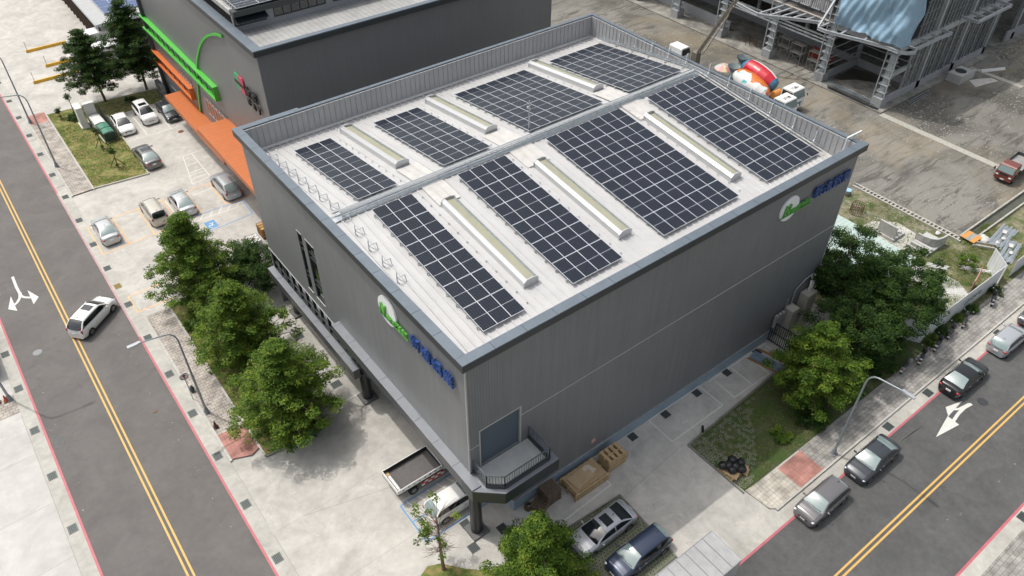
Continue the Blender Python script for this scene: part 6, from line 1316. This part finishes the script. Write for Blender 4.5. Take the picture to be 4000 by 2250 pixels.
# kerb barriers, gate pillars, bins
yb=M('barrier_yellow',(.65,.38,.04),.6,var=.1)
for y,xa,xb,lb in((95,-6.0,-.2,'furthest'),(88.9,-5.0,-1.5,'middle'),(84.9,-7.4,-2,'nearest')):
    t=thing('loading_barrier','yellow kerb barrier with a thin pole on the concrete apron, %s of the three'%lb,'barrier',(xa,y,0)); MB().ext([(0,0),(.4,0),(.3,.35),(.1,.35)],'x',0,xb-xa).build('kerb',yb,t); MB().cyl((.2,.2,.3),(.2,.2,1.5),.03,n=6).build('pole',M('pole_red',(.3,.12,.08),.6),t)
def pillar(label,x,y,lx,ly,h):
    t=thing('gate_pillar',label,'pillar',(x,y,.05)); MB().box(-lx/2-.1,-ly/2-.1,0,lx/2+.1,ly/2+.1,.25).build('base',M('pillar_white',(.62,.62,.6),.7),t); MB().box(-lx/2,-ly/2,.25,lx/2,ly/2,h).build('shaft',M('pillar_white'),t); MB().box(-lx/2-.04,-ly/2-.04,h,lx/2+.04,ly/2+.04,h+.1).build('cap',M('pillar_white'),t)
pillar('white gate pillar with a wide base on the lawn, left of the pair',-5.3,70.3,.65,1.5,2.5); pillar('white gate wall slab beside the fenced bins, right of the pair',-4.1,70.4,1.1,.5,2.5)
t=thing('bin_enclosure','low grey picket enclosure around the rubbish bins on the lawn','fence',(-3.8,67.5,.1)); pk=M('picket_steel',(.12,.13,.14),.5,metal=.3); m=MB()
for k_ in range(30): y=-2.9+k_*.25; m.bar((.75,y,0),(.75,y,1.5),.05)
for k_ in range(7): x=-.65+k_*.24; m.bar((x,-2.9,0),(x,-2.9,1.35),.05)
m.bar((.75,-2.9,.2),(.75,4.4,.2),.05); m.bar((.75,-2.9,1.3),(.75,4.4,1.3),.05); m.bar((-.7,-2.9,.2),(.75,-2.9,.2),.05); m.bar((-.7,-2.9,1.2),(.75,-2.9,1.2),.05); m.build('pickets',pk,t); MB().box(-.8,-2.9,0,-.72,3.6,.25).build('kerb',M('kerb_concrete'),t)
def skip(label,x,y,mat,lid):
    t=thing('rubbish_container',label,'bin',(x,y,.12)); MB().box(-.55,-.55,.1,.55,.55,1.0).build('body',mat,t); MB().ext([(-.6,1.0),(.6,1.0),(.5,1.12),(0,1.2),(-.5,1.12)],'y',-.58,.58).build('lid',lid,t)
skip('dark green rubbish container in the picket enclosure, nearest one',-3.8,65.5,gb,M('lid_green',(.06,.2,.14),.5)); skip('second dark green rubbish container in the enclosure',-3.85,66.8,gb,M('lid_green')); skip('pale container in the enclosure behind the green ones',-3.95,68.2,whiteM,whiteM); skip('pale grey container furthest inside the enclosure',-4.0,69.4,whiteM,whiteM)
# ---------------- electrical cabinets and gate at the warehouse's right end
eb=M('cabinet_beige',(.42,.4,.35),.55)
for x,w_,h,lb in((31.6,.9,3.0,'shorter beige electrical cabinet on the warehouse wall behind the light green tree'),(33.5,1.2,3.7,'tall beige electrical cabinet at the right end of the warehouse wall')):
    t=thing('electrical_cabinet',lb,'cabinet',(x,-.45,0)); MB().box(-w_/2,-.4,0,w_/2,.38,h).build('casing',eb,t); MB().box(-w_/2+.05,-.42,.2,w_/2-.05,-.401,h-.15).build('door',eb,t)
t=thing('vent_pipes','pair of curved white duct pipes above the tall beige cabinet','pipes',(33.7,-.3,3.7)); MB().tube([(0,0,0),(0,0,.6),(.1,.1,1.0),(.3,.25,1.2)],.1,n=8).tube([(.35,0,0),(.35,0,.7),(.45,.1,1.1),(.6,.25,1.3)],.1,n=8).build('pipes',whiteM,t)
t=thing('meter_rack','grey conduit rack with meter boxes on the warehouse wall beside the cabinets','meter rack',(30.2,-.15,0)); m=MB(); 
for i in range(3): m.box(-.4+i*.4,-.25,1.6,-.1+i*.4,0,2.9)
m.tube([(1.6,0,3),(1.6,0,4.6),(2.6,0,5.2),(3.6,0,5.3)],.05,n=6); m.tube([(.9,0,2.5),(.9,0,4)],.04,n=6); m.build('boxes',M('unit_grey'),t)
t=thing('metal_gate','black slatted metal gate between the warehouse wall and the light green tree','gate',(29.9,-.1,0),-1.5); m=MB()
for k_ in range(16): m.bar((k_*.18,0,.1),(k_*.18,0,2.2),.09,.03)
for z in(.15,1.1,2.15): m.bar((0,0,z),(2.8,0,z),.06)
m.build('slats',blackM,t)
t=thing('stacked_sheets','blue-grey corrugated sheets and timber laid on the concrete by the light green tree','sheets',(27.9,-2.0,0),-1.35); m=MB()
for i in range(9): m.box(-1.6,-.45+i*.1,.05+.03*(i%2),1.7,-.36+i*.1,.14+.03*(i%2))
m.build('sheets',M('sheet_blue',(.2,.27,.35),.5,metal=.2,var=.3,vs=5),t); MB().box(-1.7,-.65,0,2.2,-.55,.12).box(-1.5,.85,0,1.4,1.0,.1).box(-.6,1.0,.1,.2,1.2,.2).build('timber',M('timber_orange',(.3,.16,.07),.8,var=.2),t)
tag(MB().ell((29.2,-1.7,.2),(.35,.25,.2)).ell((29.3,-2.4,.12),(.3,.2,.12)).build('white_rags',M('sack_white')),'crumpled white wrapping lying beside the corrugated sheets','litter')
p=G(2160,1475); tag(MB().obox((1.6,18.0,.02),(.01,.01,.01)).build('speck',whiteM),'tiny pale scrap of paper under the warehouse overhang','litter') if 0 else None

# ---------------- loose stones and rubble on the yard, scraps and specks on the roads
def stones(name,label,n,area,seed,mat,smin=.05,smax=.16,kind='stuff',zz=0,hf=None):
    r=np.random.default_rng(seed); x=r.uniform(area[0],area[2],n); y=r.uniform(area[1],area[3],n); m_=np.sin(x*.35+1.3*np.sin(y*.21))+np.sin(y*.4+x*.13)+r.normal(size=n)*.7>.2; x,y=x[m_],y[m_]; n=len(x)
    s=r.uniform(smin,smax,n); base=np.array([(1,0,0),(0,1,0),(-1,0,0),(0,-1,0),(0,0,.7)]); V=base[None]*s[:,None,None]*r.uniform(.6,1.3,(n,5,1)); V[:,:4,2]=-.02; V[:,:,0]+=x[:,None]; V[:,:,1]+=y[:,None]; V[:,:,2]+=zz+(hf(x,y)[:,None] if hf else 0)
    F=np.array([(0,1,4),(1,2,4),(2,3,4),(3,0,4)])[None]+5*np.arange(n)[:,None,None]; me=bpy.data.meshes.new(name); me.vertices.add(5*n); me.vertices.foreach_set('co',V.astype('f').ravel()); me.loops.add(12*n); me.loops.foreach_set('vertex_index',F.astype('i').ravel()); me.polygons.add(4*n); me.polygons.foreach_set('loop_start',np.arange(0,12*n,3,dtype='i')); me.polygons.foreach_set('loop_total',np.full(4*n,3,'i')); me.materials.append(mat); me.update(); me.validate()
    o=bpy.data.objects.new(name,me); C.objects.link(o); tag(o,label,'stones',kind=kind); return o
stones('gravel_stones','loose grey stones scattered over the construction yard',26000,(47,-2,112,60),5,M('stone_mat',(.24,.235,.215),.9,var=.35,vs=2),.05,.15)
pile=lambda cx,cy,R_,h:(lambda x,y:h*np.maximum(0,1-((x-cx)**2+(y-cy)**2)/R_**2))
m=MB(); 
for cx,cy,R_,h in((101,13.2,4.2,.9),(106,11,3.6,.8)):
    r=random.Random(int(cx)); n=18; vs=[(cx,cy,h)]
    for q_ in(.45,.8,1.0):
        for k_ in range(n): a=2*PI*k_/n; rr_=R_*q_*(1+r.uniform(-.1,.1)); vs.append((cx+rr_*math.cos(a),cy+rr_*math.sin(a),max(0,h*(1-q_*q_))+r.uniform(-.08,.08)*(q_<1)))
    o=MB().add(vs,[(0,1+k_,1+(k_+1)%n) for k_ in range(n)]+[(1+q_*n+k_,1+q_*n+(k_+1)%n,1+(q_+1)*n+(k_+1)%n,1+(q_+1)*n+k_) for q_ in(0,1) for k_ in range(n)][:],0,False).build('rubble_pile',M('gravel')); o['label']='grey rubble heap %s on the yard at the right edge'%('nearer the construction wall' if cx<103 else 'further out'); o['category']='rubble heap'
    stones('rubble_stones','loose rubble covering the heap %s'%('nearer the construction wall' if cx<103 else 'further out at the right edge'),1500,(cx-R_,cy-R_,cx+R_,cy+R_),int(cx),M('stone_mat'),.08,.25,hf=pile(cx,cy,R_,h))
sm=M('pale_speck',(.3,.29,.275),.9); r=random.Random(12); m=MB()
for i in range(46):
    if i<26: x,y=-12.6+r.uniform(-.35,.35),r.uniform(8,40)
    elif i<34: x,y=-19.5+r.uniform(-.6,.8),r.uniform(14,44)
    else: x,y=r.uniform(24,42),-18.6+r.uniform(-.3,.3)
    s_=r.uniform(.02,.06); n=7; m.add([(x+s_*r.uniform(.6,1.2)*math.cos(k_*2*PI/n),y+s_*r.uniform(.6,1.4)*math.sin(k_*2*PI/n),.0125) for k_ in range(n)],[tuple(range(n))])
struct('road_specks',m,sm)
p=gp((0,2),1175,208); tag(MB().obox((p[0],p[1],.03),(.3,.16,.03),.5,0,.2).obox((p[0]-.15,p[1],.03),(.14,.1,.02),1.1,0,-.2).build('fallen_leaf',M('leaf_brown',(.2,.11,.06),.8)),'dry brown leaf litter lying alone on the long road','leaf litter')
stones('lot_litter','small specks of grit and leaves on the concrete',260,(-9,-8,8,14),9,M('grit',(.2,.18,.14),.9),.015,.04)
